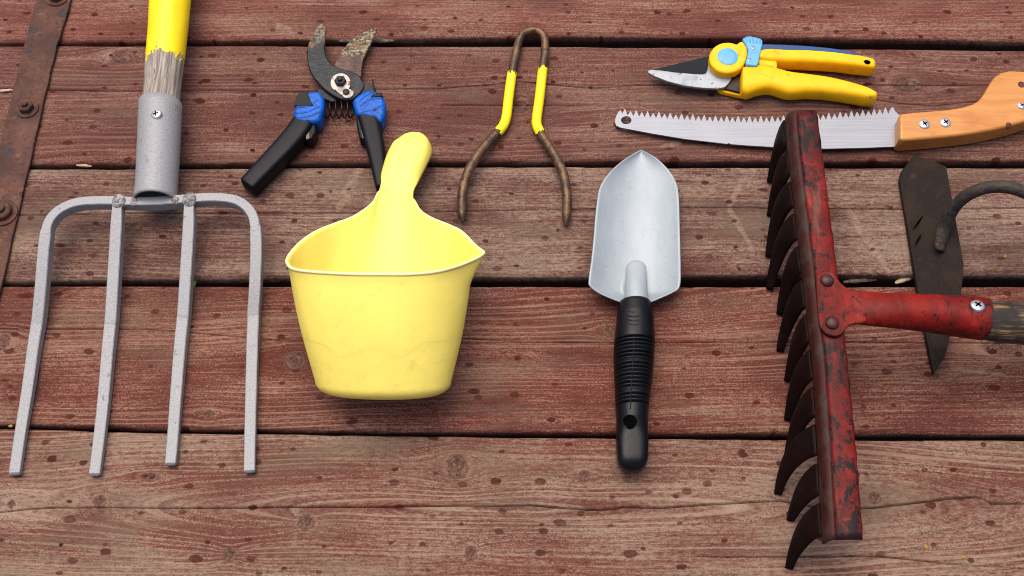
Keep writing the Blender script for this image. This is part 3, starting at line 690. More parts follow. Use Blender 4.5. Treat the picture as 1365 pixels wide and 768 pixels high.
def build_scoop():
    t = Thing('scoop', 'pale yellow plastic scoop with spout lying on its back', 'scoop', P(512, 440, 0))
    rim = [(512, 366.3, .125, 90), (545, 366, .124, 72), (575, 363.5, .120, 54), (600, 358, .112, 36), (619, 351, .101, 18), (630, 343, .089, 4), (629, 328, .075, -12), (617, 312, .063, -28), (602, 302.5, .050, -40), (577, 292, .0415, -56), (561, 281, .0375, -68), (551, 265, .0355, -77), (540, 262, .0335, -83),
           (528, 260, .0325, -90), (516, 257.5, .0335, -97), (505, 255, .0355, -103), (495, 272, .0375, -112), (470, 290, .0415, -124), (445, 299.5, .049, -140), (420, 310.5, .063, -152), (400, 325, .074, -168), (386.5, 341, .088, -184), (384, 351, .097, -196), (393, 359, .109, -213), (420, 363, .119, -232), (468, 365.8, .124, -252)]
    N = 208
    rr = catmull(rim[:-1] + [rim[-1]], N, False)
    # closed interpolation with the angle unwrapped
    ext = rim + [(512, 366.3, .125, -270)]
    rr = catmull(ext, N + 1)[:N]
    Fc, K = P(511, 538, .066), P(511, 512, .003)
    cen, hv = (Fc + K) / 2, (Fc - K) / 2
    hwid = .0635
    rimw, base, inn = [], [], []
    for px, py, z, ph in rr:
        a = math.radians(ph); e = 2 / 2.0
        co, si = math.cos(a), math.sin(a)
        cx_ = math.copysign(abs(co) ** e, co); sy_ = math.copysign(abs(si) ** e, si)
        rimw.append(P(px, py, z)); base.append(cen + Vector((hwid * cx_, 0, 0)) + hv * sy_)
    cB = sum(base, Vector()) / N
    # the edge without the neck, for the lower wall
    sr = [q for q in rim if not (-110 < q[3] < -60)]
    k0 = [i for i, q in enumerate(sr) if q[3] > -60][-1]
    sr = sr[:k0 + 1] + [(524, 284, .036, -90)] + sr[k0 + 1:] + [(512, 366.3, .125, -270)]
    sph = [-q[3] for q in sr]
    soft = [P(*[float(np.interp(-q[3], sph, [v[k] for v in sr])) for k in range(3)]) for q in rr]
    for _ in range(6): soft = [(soft[j - 1] + soft[j] * 2 + soft[(j + 1) % N]) / 4 for j in range(N)]
    spout = P(643.5, 339.5, .090) - P(630, 343, .089)
    rows = 56; V = []; wv = []
    axis = hv.cross(Vector((1, 0, 0))).normalized()
    if axis.y > 0: axis = -axis       # out of the base, towards the camera side
    def wave_y(px):
        return float(np.interp(px, wcx, wcy))
    _w = catmull([(395, 448), (402, 450), (418, 456), (434, 461), (452, 477), (470, 472), (492, 464), (512, 468), (532, 477), (549, 468), (565, 457.5), (587, 456), (607, 450), (620, 447)], 120); wcx, wcy = _w[:, 0], _w[:, 1]
    for i in range(rows):
        u = i / (rows - 1)
        for j in range(N):
            b_, r_ = base[j], rimw[j]; ph = math.radians(rr[j][3])
            if u < .16:                         # rounded foot
                q = u / .16 * math.pi / 2
                inset = .017 * (1 - math.sin(q)); drop = .012 * (1 - math.cos(q))
                p0 = b_ + (cB - b_).normalized() * inset
                p = p0 - axis * drop
                tt_ = 0
                d = (r_ - b_); p = p + d.normalized() * 0
            else:
                s = (u - .16) / .84
                start = b_ - axis * .012
                p = start.lerp(soft[j].lerp(r_, float(smoothstep(.3, 1, s)) ** 1.5), s)
                bul = .0035 * math.sin(math.pi * s)
                out = (start - cB); out.y = 0
                p = p + out.normalized() * bul
                sp_w = math.exp(-abs((ph - math.radians(1)) / .17) ** 1.4) * float(smoothstep(.74, 1, s))
                p = p + spout * sp_w
                # soft outward flare towards the lip
                p = p + out.normalized() * .0008 * float(smoothstep(.9, 1, s)) * (1 if math.sin(ph) > -.6 else 0)
            V.append(p)
    # moulded wave: lower part of the front set in a little
    inv = {}
    for k, p in enumerate(V):
        d = p - CAM; yv = d.y * CT + d.z * ST; zv = -(-d.y * ST + d.z * CT) if False else (d.y * ST - d.z * CT)
        px = CX + F * d.x / zv; py = CY - F * yv / zv
        j = k % N; fr = math.sin(math.radians(rr[j][3]))
        s = (wave_y(px) - py) * zv / F
        wv.append(s if fr > .05 else .05)
        if fr > .05:
            V[k] = p - Vector((0, -.2, 1)).normalized() * .0004 * float(smoothstep(.004, -.004, s)) if True else p
    faces = grid_faces(rows, N, True)
    # closed foot
    cb = len(V); ring0 = [V[j] for j in range(N)]
    for f in (.6, .25):
        for j in range(N): V.append(cB.lerp(ring0[j], f) - axis * .0006)
    wv += [.05] * (2 * N)
    faces += grid_faces(2, N, True, cb) + [(j, (j + 1) % N, cb + (j + 1) % N, cb + j) for j in range(N)]
    V.append(cB - axis * .0006); wv.append(.05)
    faces += [(cb + N + j, cb + N + (j + 1) % N, len(V) - 1) for j in range(N)]
    lip = V[(rows - 1) * N:rows * N]
    # neck points of the bowl's edge, left to right
    iL = min(range(N), key=lambda j: abs(rr[j][3] + 103)); iR = min(range(N), key=lambda j: abs(rr[j][3] + 77))
    neck = [lip[j] for j in range(iL, iR - 1, -1)] if iL > iR else [lip[j] for j in range(iL, iR + 1)]
    nn = 25
    nk = np.array([tuple(p) for p in neck]); sN = np.linspace(0, len(nk) - 1, nn)
    nk = np.stack([np.interp(sN, range(len(nk)), nk[:, k]) for k in range(3)], 1)
    # a few rows further down inside the bowl so that the two shells run into each other
    L = catmull([(505, 255, 0, 0), (507.5, 245, .02, 0), (511, 230, .35, 0), (517, 210, .8, 0), (524, 196, 1, 0), (530, 192, 1, 0), (538, 187.5, 1, 0), (547, 186, 1, 0)], 34)
    Rr = catmull([(551, 265, 0, 0), (552, 255, .02, 0), (557, 241, .35, 0), (567, 220, .8, 0), (573, 207, 1, 0), (573.5, 199, 1, 0), (570, 191, 1, 0), (563, 187, 1, 0)], 34)
    HV = []
    for i in range(34):
        u = i / 33
        zc = float(np.interp(u, [0, .2, .45, .7, 1], [.0325, .033, .0335, .031, .026]))
        drop = float(np.interp(u, [0, .15, .35, .6, 1], [-.003, -.001, .007, .012, .011]))
        zl = zc - drop
        l, r = P(L[i][0], L[i][1], zl), P(Rr[i][0], Rr[i][1], zl)
        for k in range(nn):
            w = -1 + 2 * k / (nn - 1)
            ww = math.copysign(abs(w) ** (1 - .45 * float(smoothstep(.1, .5, u))), w)
            p = l.lerp(r, (ww + 1) / 2); p.z = zc - drop * abs(ww) ** 7
            p.z += .0016 * math.exp(-((u - .36) / .05) ** 2 - (w / .45) ** 2)
            if i == 0: p = Vector(nk[k])
            HV.append(p)
    for _ in range(3):     # fan in the tip
        f = [.8, .5, .15][_]; last = HV[-nn:] if _ == 0 else tiprow
        tiprow = HV[33 * nn:34 * nn]
        c = (tiprow[0] + tiprow[-1]) / 2 + Vector((.0005, -.001, 0))
        HV += [c.lerp(q, f) + Vector((0, .0022 * (1 - f), -.003 * (1 - f))) for q in tiprow]
    allv = list(V) + HV; allf = faces + grid_faces(37, nn, False, len(V))
    me = bpy.data.meshes.new('shell'); me.from_pydata([tuple(v) for v in allv], [], [tuple(f) for f in allf])
    a_ = me.attributes.new('wave', 'FLOAT', 'POINT'); a_.data.foreach_set('value', np.array(list(wv) + [.05] * len(HV), np.float32))
    b_ = me.attributes.new('half', 'INT', 'FACE'); b_.data.foreach_set('value', [0] * len(faces) + [1] * (len(allf) - len(faces)))
    bm = bmesh.new(); bm.from_mesh(me)
    # sew the neck row of the handle onto the lip
    bm.verts.ensure_lookup_table()
    neck_ids = list(range((rows - 1) * N + min(iL, iR), (rows - 1) * N + max(iL, iR) + 1))
    tm = {}
    for k in range(nn):
        hv_ = bm.verts[len(V) + k]
        j = min(neck_ids, key=lambda q: (bm.verts[q].co - hv_.co).length); tm[hv_] = bm.verts[j]
    bmesh.ops.weld_verts(bm, targetmap=tm)
    bmesh.ops.recalc_face_normals(bm, faces=bm.faces)
    bm.to_mesh(me); bm.free()
    tmp = bpy.data.objects.new('shell', me); scene.collection.objects.link(tmp)
    md = tmp.modifiers.new('thick', 'SOLIDIFY'); md.thickness = .0023; md.offset = -1
    dg = bpy.context.evaluated_depsgraph_get(); em = bpy.data.meshes.new_from_object(tmp.evaluated_get(dg))
    nv = len(em.vertices); co = np.empty(nv * 3, np.float32); em.vertices.foreach_get('co', co); co = co.reshape(-1, 3)
    no = np.empty(nv * 3, np.float32); em.vertex_normals.foreach_get('vector', no); no = no.reshape(-1, 3)
    wa = np.empty(nv, np.float32); em.attributes['wave'].data.foreach_get('value', wa)
    hf = np.empty(len(em.polygons), np.int32); em.attributes['half'].data.foreach_get('value', hf)
    polys = [tuple(p.vertices) for p in em.polygons]; made = []
    for side, nm in ((0, 'bowl'), (1, 'handle')):
        fs = [p for p, q in zip(polys, hf) if q == side]; ids = sorted({i for f in fs for i in f}); mp = {i: k for k, i in enumerate(ids)}
        m2 = bpy.data.meshes.new(nm); m2.from_pydata([tuple(co[i] - np.array(t.base)) for i in ids], [], [tuple(mp[i] for i in f) for f in fs]); m2.update()
        m2.polygons.foreach_set('use_smooth', [True] * len(fs))
        at = m2.attributes.new('wave', 'FLOAT', 'POINT'); at.data.foreach_set('value', wa[ids])
        m2.normals_split_custom_set_from_vertices([tuple(no[i]) for i in ids])
        m2.materials.append(M['yellow_plastic']); ob = bpy.data.objects.new(nm, m2); scene.collection.objects.link(ob); ob.parent = t.e; made.append(ob)
    bowl, h = made
    bpy.data.objects.remove(tmp); bpy.data.meshes.remove(em); bpy.data.meshes.remove(me)
    # lip bead along the front and sides
    bead = [lip[j] for j in range(iR + 1)][::-1]; bead = [lip[j] for j in range(iR, -1, -1)] + [lip[j] for j in range(N - 1, iL - 1, -1)]
    nb = len(bead)
    t.part('rim', sweep(bead, [.0016 * (.35 + .65 * float(smoothstep(0, .12, min(i, nb - 1 - i) / nb))) for i in range(nb)], 10), M['pale_rim_plastic'], bowl, 180)
    # hanging slot mark stamped near the tip
    mk = []
    for k, (a, b) in enumerate([(542.5, 190.5), (546, 189.9), (550, 189.8), (554, 190.1)]):
        mk.append(P(a, b, .0290))
    t.part('stamp_mark', sweep([p + Vector((0, 0, .0003 * (-1) ** i)) for i, p in enumerate(mk)], .0005, 6), M['ochre_wear'], h)
build_scoop()

# ------------------------------------------------------------------ two-pronged bent rod tool with yellow bands
mottled('brown_rod_iron', srgb(78, 62, 50), srgb(112, 84, 58), srgb(56, 46, 42), 70, (.4, .62), (.56, .66), 160, (.35, .6), .55, .5, .0009, 400)
plain('yellow_enamel', srgb(253, 226, 4), .38, 0, .05, 60, .3, .0008, 180, dirt=srgb(176, 140, 10), dirt_cut=(.72, .78))
def build_weeder():
    t = Thing('hand_weeder', 'bent iron rod weeder with two prongs and two yellow painted bands', 'hand weeder', P(700, 170, 0))
    left = [(616.5, 297, .007), (615.8, 285, .009), (616, 262, .012), (619, 245, .0135), (626, 225, .014), (640, 203, .013), (656, 184, .0105), (668, 171.5, .009), (674.5, 158, .008), (678, 130, .0072), (682.5, 98, .007), (688, 70, .007), (692.5, 53, .007), (698, 45, .007), (706, 41, .007), (714, 41, .007), (721.5, 44.5, .007), (726, 52, .007), (726.5, 70, .007), (723.5, 92, .007), (719.5, 128, .0072), (715.5, 158, .008), (716, 168, .0085), (722, 180, .0095), (731, 194, .011), (741, 210, .013), (750, 230, .014), (754.5, 250, .0135), (756, 270, .012), (755, 288, .009), (754, 302, .007)]
    pp = catmull(left, 150); w = [P(*p) for p in pp]; m = len(w)
    rad = []
    for i in range(m):
        u = min(i, m - 1 - i) / m
        rad.append(.0046 + .0006 * math.exp(-((u - .12) / .07) ** 2) - .0042 * float(smoothstep(.034, -.010, u)))
    t.part('rod', sweep(w, rad, 18), M['brown_rod_iron'], smooth=180)
    # painted bands with torn ends: slightly larger sleeves
    def band(sel, seed):
        r = random.Random(seed); c = [w[i] for i in sel]; k = len(c); n = 28
        V, Fc, A = sweep(c, [.0053] * k, n, cap=False)
        for j in range(n):
            for e, inner in ((0, 1), (k - 1, k - 2)):
                f = r.uniform(0, 1.1); V[e * n + j] = V[e * n + j].lerp(V[inner * n + j], f)
        for e in (0, k - 1):
            for j in range(n):
                d = V[e * n + j] - c[e]; V[e * n + j] = c[e] + d * .93 if False else V[e * n + j]
        return V, Fc
    iL = [i for i in range(m) if pp[i][0] < 706 and 92 <= pp[i][1] <= 180]; iR = [i for i in range(m) if pp[i][0] > 706 and 87 <= pp[i][1] <= 180]
    for s, nm in ((iL, 'left'), (iR, 'right')):
        t.part('paint_band', band(s, 3 if nm == 'left' else 8), M['yellow_enamel'], smooth=180, label='chipped bright yellow paint band on the %s shank' % nm)
build_weeder()

# ------------------------------------------------------------------ trowel
def trowel_mat():
    b = NB('brushed_trowel_steel', .45, .3, .3); v = b.obj()
    n = b.noise(b.vmul(v, (30, 14, 30)), 1, 4, .6); n2 = b.noise(b.vmul(v, (500, 40, 300)), 1, 2, .6); n3 = b.noise(v, 190, 4, .7)
    col = b.mix(b.step(n, .3, .7), srgb(146, 156, 163), srgb(160, 169, 175)); col = b.mix(b.math('MULTIPLY', b.step(n3, .62, .7), .5), col, srgb(124, 128, 128))
    col = b.mix(b.math('MULTIPLY', b.step(b.noise(b.vmul(v, (1, 1, 1), (5, 5, 5)), 240, 3, .6), .72, .75), .8), col, srgb(235, 235, 235))
    mt = b.math('SUBTRACT', .2, b.math('MULTIPLY', b.step(n3, .6, .72), .1))
    M['trowel_steel'] = b.fin(col, b.math('ADD', .38, b.math('MULTIPLY', n, .22)), mt, b.bump(b.math('ADD', n2, n), .12, .0005))
trowel_mat()
plain('rubber_black', srgb(7, 10, 14), .36, 0, .25, 120, .25, .0004, dirt=srgb(40, 42, 43), dirt_cut=(.68, .82), spec=.22)
def build_trowel():
    t = Thing('hand_trowel', 'steel hand trowel with a ribbed black rubber handle', 'trowel', P(845, 430, 0))
    Lp = [(855, 199.8), (849, 203), (831.5, 213.5), (813, 229.5), (800, 249), (796, 269), (793.5, 292), (791.5, 317), (788.5, 346), (785, 373), (787, 382), (801.5, 392), (826, 402)]
    Rp = [(855, 199.8), (861, 203), (876, 211.8), (893, 229), (902.5, 247), (905, 267), (905.7, 288), (906.3, 311), (906.8, 335), (907.3, 358), (906, 381.5), (896, 390), (868, 402)]
    n = 90; Lc, Rc = catmull(Lp, n), catmull(Rp, n); K = 41; V = []
    for i in range(n):
        u = i / (n - 1)
        ze = float(np.interp(u, [0, .15, .4, .8, 1], [.005, .012, .019, .023, .020])); zc = float(np.interp(u, [0, .2, .6, .85, 1], [.0045, .0048, .0060, .008, .012]))
        l, r = P(Lc[i][0], Lc[i][1], ze), P(Rc[i][0], Rc[i][1], ze)
        for k in range(K):
            w = -1 + 2 * k / (K - 1); p = l.lerp(r, k / (K - 1)); p.z = zc + (ze - zc) * abs(w) ** 2.1
            # the socket pressed up out of the blade
            q = float(smoothstep(.72, .80, u)); p.z += q * .008 * math.exp(-((w - (.02)) / .20) ** 4)
            V.append(p)
    o = solid(t.part('blade', (V, grid_faces(n, K)), M['trowel_steel'], smooth=180), .0016, 0)
    tang = [(835, 357, 861, 357, .0125, .0055), (834, 370, 862, 370, .0145, .0075), (833, 385, 863, 385, .0165, .009), (832, 405, 864, 405, .018, .0105)]
    t.part('tang', loft(tang, 14, 24, 2.2, (.009, 0)), M['trowel_steel'], smooth=180)
    hs = [(825, 406, 868, 406), (822.5, 418, 870.5, 418), (821, 435, 872, 435), (819, 452, 873, 452), (817.8, 470, 872.5, 470), (818, 490, 871, 490), (819, 515, 868.5, 515), (820.5, 545, 865, 545), (821.5, 560, 864, 560), (821.5, 580, 864, 580), (821.8, 598, 864, 598), (822.5, 610, 863.5, 610)]
    a = catmull(hs, 260); V = []; n = 48
    zz = .0195
    rows = []
    for i, (lx, ly, rx, ry) in enumerate(a):
        hh = float(np.interp(ly, [406, 420, 450, 480, 545, 560, 575, 610], [.0145, .0165, .0178, .0185, .0165, .0155, .0130, .0118]))
        l, r = P(lx, ly, zz), P(rx, ry, zz); c, w = (l + r) / 2, (r - l) / 2
        rib = 0
        if 452 < ly < 547:
            ph = (ly - 452) / 95 * 19
            rib = -.0024 * (1 - abs(math.sin(math.pi * ph)) ** .7) * float(smoothstep(452, 455, ly)) * float(smoothstep(547, 544, ly))
        rows.append((c, w, hh, rib, ly))
    d0 = (rows[0][0] - rows[3][0]).normalized(); d1 = (rows[-1][0] - rows[-4][0]).normalized()
    pre, post = [], []
    for i in range(1, 7):
        ph = i / 6 * math.pi / 2 * .97
        pre.insert(0, (rows[0][0] + d0 * .0055 * math.sin(ph), rows[0][1] * (.35 + .65 * math.cos(ph)), rows[0][2] * (.35 + .65 * math.cos(ph)), 0, 400))
        post.append((rows[-1][0] + d1 * .0135 * math.sin(ph), rows[-1][1] * math.cos(ph) ** .8, rows[-1][2] * math.cos(ph) ** .8, 0, 620))
    rows = pre + rows + post
    hole = P(839.8, 561.5, zz + .0155)
    for c, w, hh, rib, ly in rows:
        for k in range(n):
            p = 2 * math.pi * k / n; co, si = math.cos(p), math.sin(p)
            fl = 1 + rib / .018 * (1 if abs(co) < .995 else .6)
            e = .9 - .35 * float(smoothstep(566, 590, ly))
            q = c + w * math.copysign(abs(co) ** e, co) * fl + Vector((0, 0, hh * math.copysign(abs(si) ** e, si) * fl))
            V.append(q)
    g = t.part('grip', (V, grid_faces(len(rows), n, True) + [tuple(range(n - 1, -1, -1)), tuple(range((len(rows) - 1) * n, len(rows) * n))]), M['rubber_black'], smooth=70)
    # moulded seam and thumb ridges, hanging hole
    seam = [P(845 + (y - 452) * -.05, y, zz + h) for y, h in ((452, .0178), (475, .0182), (500, .0180), (525, .0172), (545, .0164))]
    t.part('seam', sweep(seam, .0006, 8), M['rubber_black'], g)
    for k, (y, wd) in enumerate(((410, 7), (415.5, 9), (421, 10), (426.5, 10), (432, 9))):
        pp = [P(846 - wd + 2 * wd * i / 10, y + 2.2 * math.sin(math.pi * i / 10) - 1, zz + float(np.interp(y, [406, 420, 450], [.0147, .0166, .0176])) - .0006 * ((i - 5) / 5) ** 2) for i in range(11)]
        t.part('thumb_ridge', sweep(pp, [.0002 + .0007 * math.sin(math.pi * i / 10) for i in range(11)], 8), M['rubber_black'], g, 180)
    hc = Vector((hole.x, hole.y, 0)); zt = zz + .0150
    t.part('hanging_hole', lathe(Vector((hc.x, hc.y, zt)), [(.0064, .0006), (.0062, .0010), (.0052, .0009), (.0050, .0004)], 28), M['recess_black'], g)  # solid black disc, the hole's inner shade put into its colour
build_trowel()

# ------------------------------------------------------------------ yellow secateurs
plain('yellow_nylon', srgb(248, 186, 2), .45, 0, .07, 50, .15, .0004, 500, dirt=srgb(150, 96, 8), dirt_cut=(.60, .76), dirt_sc=110, spec=.3)
plain('light_blue_nylon', srgb(92, 164, 222), .45, 0, .12, 70, .2, .0004, dirt=srgb(78, 96, 130), dirt_cut=(.62, .74))
plain('dark_blue_rubber', srgb(8, 62, 116), .55, 0, .15)
plain('coated_blade', srgb(22, 28, 36), .5, 0, .2, spec=.12)
mottled('ground_blade', srgb(146, 151, 158), srgb(122, 127, 134), srgb(60, 56, 56), 60, (.4, .7), (.62, .70), 240, (.35, .5), .6, .2, .0004, spec=.3)
def build_secateurs():
    t = Thing('secateurs', 'closed yellow secateurs with pale blue latch and pivot cap', 'secateurs', P(1000, 95, 0))
    YN = M['yellow_nylon']
    up = [(872, 92.6), (900, 85.5), (942, 75.5), (955, 74), (960, 95), (940, 101), (905, 97)]
    bevel(t.part('counter_blade', plate(up, .0135, .0105), M['coated_blade'], smooth=35), .0005, 2)
    lo = [(863.5, 94), (864, 97), (872, 101.5), (890, 108.5), (912, 114.3), (935, 117.2), (957, 118.3), (966, 116.5), (971, 112), (975, 105), (974, 100), (960, 90), (948, 78), (944.5, 82), (943, 93), (941, 97.5), (937, 99), (925, 98.5), (900, 96.3), (880, 93.5), (868, 92.6)]
    bevel(t.part('cutting_blade', plate(lo, .0150, .0115), M['ground_blade'], smooth=35), .0006, 2)
    tg = [(966, 104), (990, 98), (992, 124), (984, 122.5), (966, 118)]
    bevel(t.part('blade_tang', plate(tg, .0118, .0085), M['spring_steel'], smooth=35), .0006, 2)
    bevel(t.part('under_jaw', plate([(956, 117), (966, 118.5), (990, 124.5), (990, 128), (960, 121.5)], .0085, .002), YN, smooth=35), .0012, 2)
    head = []
    for k in range(30):
        a = math.radians(20 + 285 * k / 29 + 20); head.append((970 + 24.5 * math.cos(a), 76.5 - 21.5 * math.sin(a)))
    head = [(990, 54.5), (995, 62), (996.5, 70), (995, 78), (991, 86)] + [(970 + 24.5 * math.cos(math.radians(a)), 76.5 - 21 * math.sin(math.radians(a))) for a in range(-42, -330, -9)][::1]
    head = [(986, 55.5), (990.5, 54.5), (996, 63), (996.8, 71), (994.5, 80)]
    head += [(970 + 24.5 * math.cos(math.radians(a)), 76.5 - 20.5 * math.sin(math.radians(a))) for a in range(-20, -302, -10)]
    o = t.part('pivot_head', plate(head, .0245, .0125), YN, smooth=40); bevel(o, .0022, 3)
    t.part('pivot_cap', lathe(P(970, 75.8, .0242), [(.0112, 0), (.0112, .0006), (.0104, .0011), (.005, .0013), (.0005, .0013)], 36), M['light_blue_nylon'])
    la = [(989.5, 51.5), (994, 49), (1000, 47.8), (1005, 49), (1011, 50.5), (1016.5, 53), (1016.5, 58), (1013.5, 72), (1010.5, 86.5), (1008, 88), (996, 86.3), (993.8, 83), (996.5, 74), (997.5, 66), (994, 58)]
    lt = t.part('latch', plate(la, .0265, .008), M['light_blue_nylon'], smooth=40); bevel(lt, .0012, 2)
    for k in range(5):
        a, b = P(994.5 + 4.6 * k, 49.2 + .6 * k + (.4 if k in (0, 4) else -.4), .0266), P(995.5 + 4.4 * k, 56.5 + .5 * k, .0266)
        t.part('grip_rib', sweep([a, a.lerp(b, .5), b], [.0009, .0009, .0004], 8), M['light_blue_nylon'], lt, 180)
    for px, py in ((1003.8, 63.8), (999, 79.8)):
        t.part('rivet', lathe(P(px, py, .0265), [(.0021, -.001), (.0021, .0004), (.0013, .0006), (.0011, .0001), (.0002, .0001)], 16), M['ground_blade'], lt)
    # upper handle
    ul = [(1011, 70, 1011, 89, .013, .011), (1022, 67.5, 1022, 90.5, .013, .011), (1040, 67, 1040, 91.5, .013, .0105), (1075, 68, 1075, 92.5, .013, .0105), (1110, 71, 1110, 94.5, .013, .0105), (1140, 75.5, 1140, 98, .013, .0105), (1160, 80, 1160, 100, .013, .010)]
    o = t.part('upper_handle', loft([(b[2], b[3] - 3.6, b[0], b[1] + 3.2, b[4], b[5]) for b in ul], 40, 28, 4.0, (.002, .0050)), YN, smooth=60)
    inl = [(1014, 58.5), (1040, 59), (1075, 60.8), (1105, 63.6), (1125, 66.3), (1147, 72.2), (1140, 75), (1110, 71.5), (1075, 68.5), (1040, 67.3), (1012, 67)]
    bevel(t.part('grip_inlay', plate(inl, .0232, .003), M['dark_blue_rubber'], o, 40), .001, 2)
    bevel(t.part('hanging_slot', plate([(1151, 81.5), (1154, 79.5), (1159, 80.5), (1161, 83.5), (1158, 85.3), (1153, 84.2)], .0238, .0229), M['recess_black'], o, 40), .0002, 1)  # black plate, shade of the slot painted rather than cut through
    bevel(t.part('stop_tab', plate([(1010, 78), (1034, 79), (1036.5, 84), (1036, 92), (1028, 88), (1012, 87)], .0205, .006), YN, smooth=40), .0018, 3)
    # lower handle
    ll = [(989, 91, 988.5, 130.5), (998, 88.5, 996, 132.5), (1010, 88, 1010, 128), (1025, 90, 1025, 126), (1037, 93, 1038, 129.5), (1050, 96.5, 1052, 133), (1075, 100.3, 1075, 131.5), (1100, 104, 1098, 132.5), (1120, 108.5, 1119, 135), (1140, 114, 1138, 138), (1155, 119.5, 1151, 140), (1164, 125, 1160, 140)]
    o = t.part('lower_handle', loft([(c, d - 3.4, a, b + 3.0, .0135, .0115) for a, b, c, d in ll], 60, 32, 3.2, (.0020, .0045)), YN, smooth=60)
    t.part('dirt_dot', lathe(P(1160.5, 129, .0236), [(.0008, -.001), (.0008, .0002)], 10), M['ochre_wear'], o)
build_secateurs()

# ------------------------------------------------------------------ pruning saw
def saw_mats():
    b = NB('saw_steel', .42, .3, .3); v = b.obj()
    n = b.noise(b.vmul(v, (10, 700, 10)), 1, 3, .6); n2 = b.noise(v, 40, 4, .6); n3 = b.noise(v, 260, 4, .7)
    col = b.mix(b.step(n, .3, .7), srgb(140, 143, 151), srgb(152, 155, 163)); col = b.mix(b.math('MULTIPLY', b.step(n3, .62, .72), .5), col, srgb(112, 104, 98))
    M['saw_steel'] = b.fin(col, b.math('ADD', .36, b.math('MULTIPLY', n2, .2)), None, b.bump(n, .1, .0003))
    b = NB('varnished_wood', .3, 0, .5); v = b.obj(); X, Y, Z = b.sep(v)
    warp = b.noise(b.vmul(v, (9, 9, 9)), 1, 2, .5)
    g = b.noise(b.comb(b.math('MULTIPLY', X, 14), b.math('ADD', b.math('MULTIPLY', Y, 150), b.math('MULTIPLY', warp, 5)), b.math('MULTIPLY', Z, 90)), 1, 3, .6)
    g2 = b.noise(b.vmul(v, (60, 900, 500)), 1, 2, .6)
    col = b.mix(b.step(g, .3, .7), srgb(180, 118, 54), srgb(196, 136, 70)); col = b.mix(b.math('MULTIPLY', b.step(g2, .5, .8), .3), col, srgb(166, 104, 44))
    kn = b.noise(b.vmul(v, (22, 30, 22), (.3, .2, 0)), 1, 3, .5); col = b.mix(b.math('MULTIPLY', b.step(kn, .54, .76), .5), col, srgb(166, 86, 30))
    M['varnished_wood'] = b.fin(col, b.math('ADD', .24, b.math('MULTIPLY', g, .15)), None, b.bump(g2, .15, .0004))
saw_mats()
def build_saw():
    t = Thing('pruning_saw', 'pruning saw with toothed steel blade and varnished wooden handle', 'pruning saw', P(1200, 176, 0))
    pk = [(826.5, 147.5), (833, 146), (863, 148.6), (908, 152), (953, 154.5), (1000, 155.3), (1029, 155), (1065, 153.6), (1104, 151), (1147, 147.2), (1191, 142.3)]
    x = 833.0; top = [(826.8, 146.5), (829.6, 151.5)]; k = 0
    fy = lambda q: float(np.interp(q, [p[0] for p in pk], [p[1] for p in pk]))
    teeth = []
    while x < 1190:
        big = k % 2 == 0
        h = 6.6 if big else 4.9
        top += [(x - .35, fy(x) - (.4 if big else -1.6)), (x + .4, fy(x) - (.3 if big else -1.7)), (x + 3.75, fy(x) + 8.3)]
        x += 7.55; k += 1
    top = [q for q in top if q[0] < 1189]
    bottom = [(1190.5, 142.3), (1193, 148), (1198, 153), (1204, 153), (1204, 196), (1197, 195.3), (1150, 197.2), (1100, 198.2), (1031, 196), (1000, 194.2), (974, 192.2), (972, 190.8), (969, 191.8), (911, 185), (869, 178), (827, 170), (821.5, 167.5), (820, 163), (820.5, 157), (823.5, 151)]
    hole = [(834.8 + 7 * math.cos(a), 160.3 + 5.4 * math.sin(a)) for a in np.linspace(0, 2 * math.pi, 24, endpoint=False)]
    t.part('blade', plate_hole(top + bottom, hole, .0075, .0060), M['saw_steel'], smooth=0)
    # handle: full outline, thick board with rounded edges
    out = [(1199, 152.5), (1202, 151), (1220, 149), (1240, 147.5), (1262, 145.5), (1285, 142), (1297, 138), (1305, 133), (1311, 126), (1315.5, 118), (1320, 110), (1326, 102), (1335, 96), (1347, 93.5), (1365, 94.5), (1385, 99), (1402, 107), (1410, 120), (1408, 134), (1397, 146), (1380, 157), (1362, 163), (1345, 168), (1325, 172.5), (1300, 177), (1275, 180.5), (1240, 184), (1215, 186), (1202, 186.8), (1199, 184)]
    h = t.part('handle', plate(out, .0245, .0008), M['varnished_wood'], smooth=45); bevel(h, .0034, 4, 50)
    for px, py in ((1232, 166), (1260, 163.8), (1361.5, 141.3)):
        screw(t, P(px, py, .0243), .0060 if px < 1300 else .0046, M['bright_screw'], parent=h, spin=.5)
    t.part('cord_hole', lathe(P(1361.5, 113, .0243), [(.0038, -.002), (.0038, .0006), (.003, .0008), (.0028, .0003)], 20), M['rust_dark'], h)
    mottled('knot_wood', srgb(74, 38, 18), srgb(116, 62, 26), None, 300)
    t.part('knot', lathe(P(1343.5, 167.5, .0225), [(.0036, -.002), (.0033, .0016), (.0016, .0021)], 14, Vector((.1, -.8, 1))), M['knot_wood'], h)
build_saw()

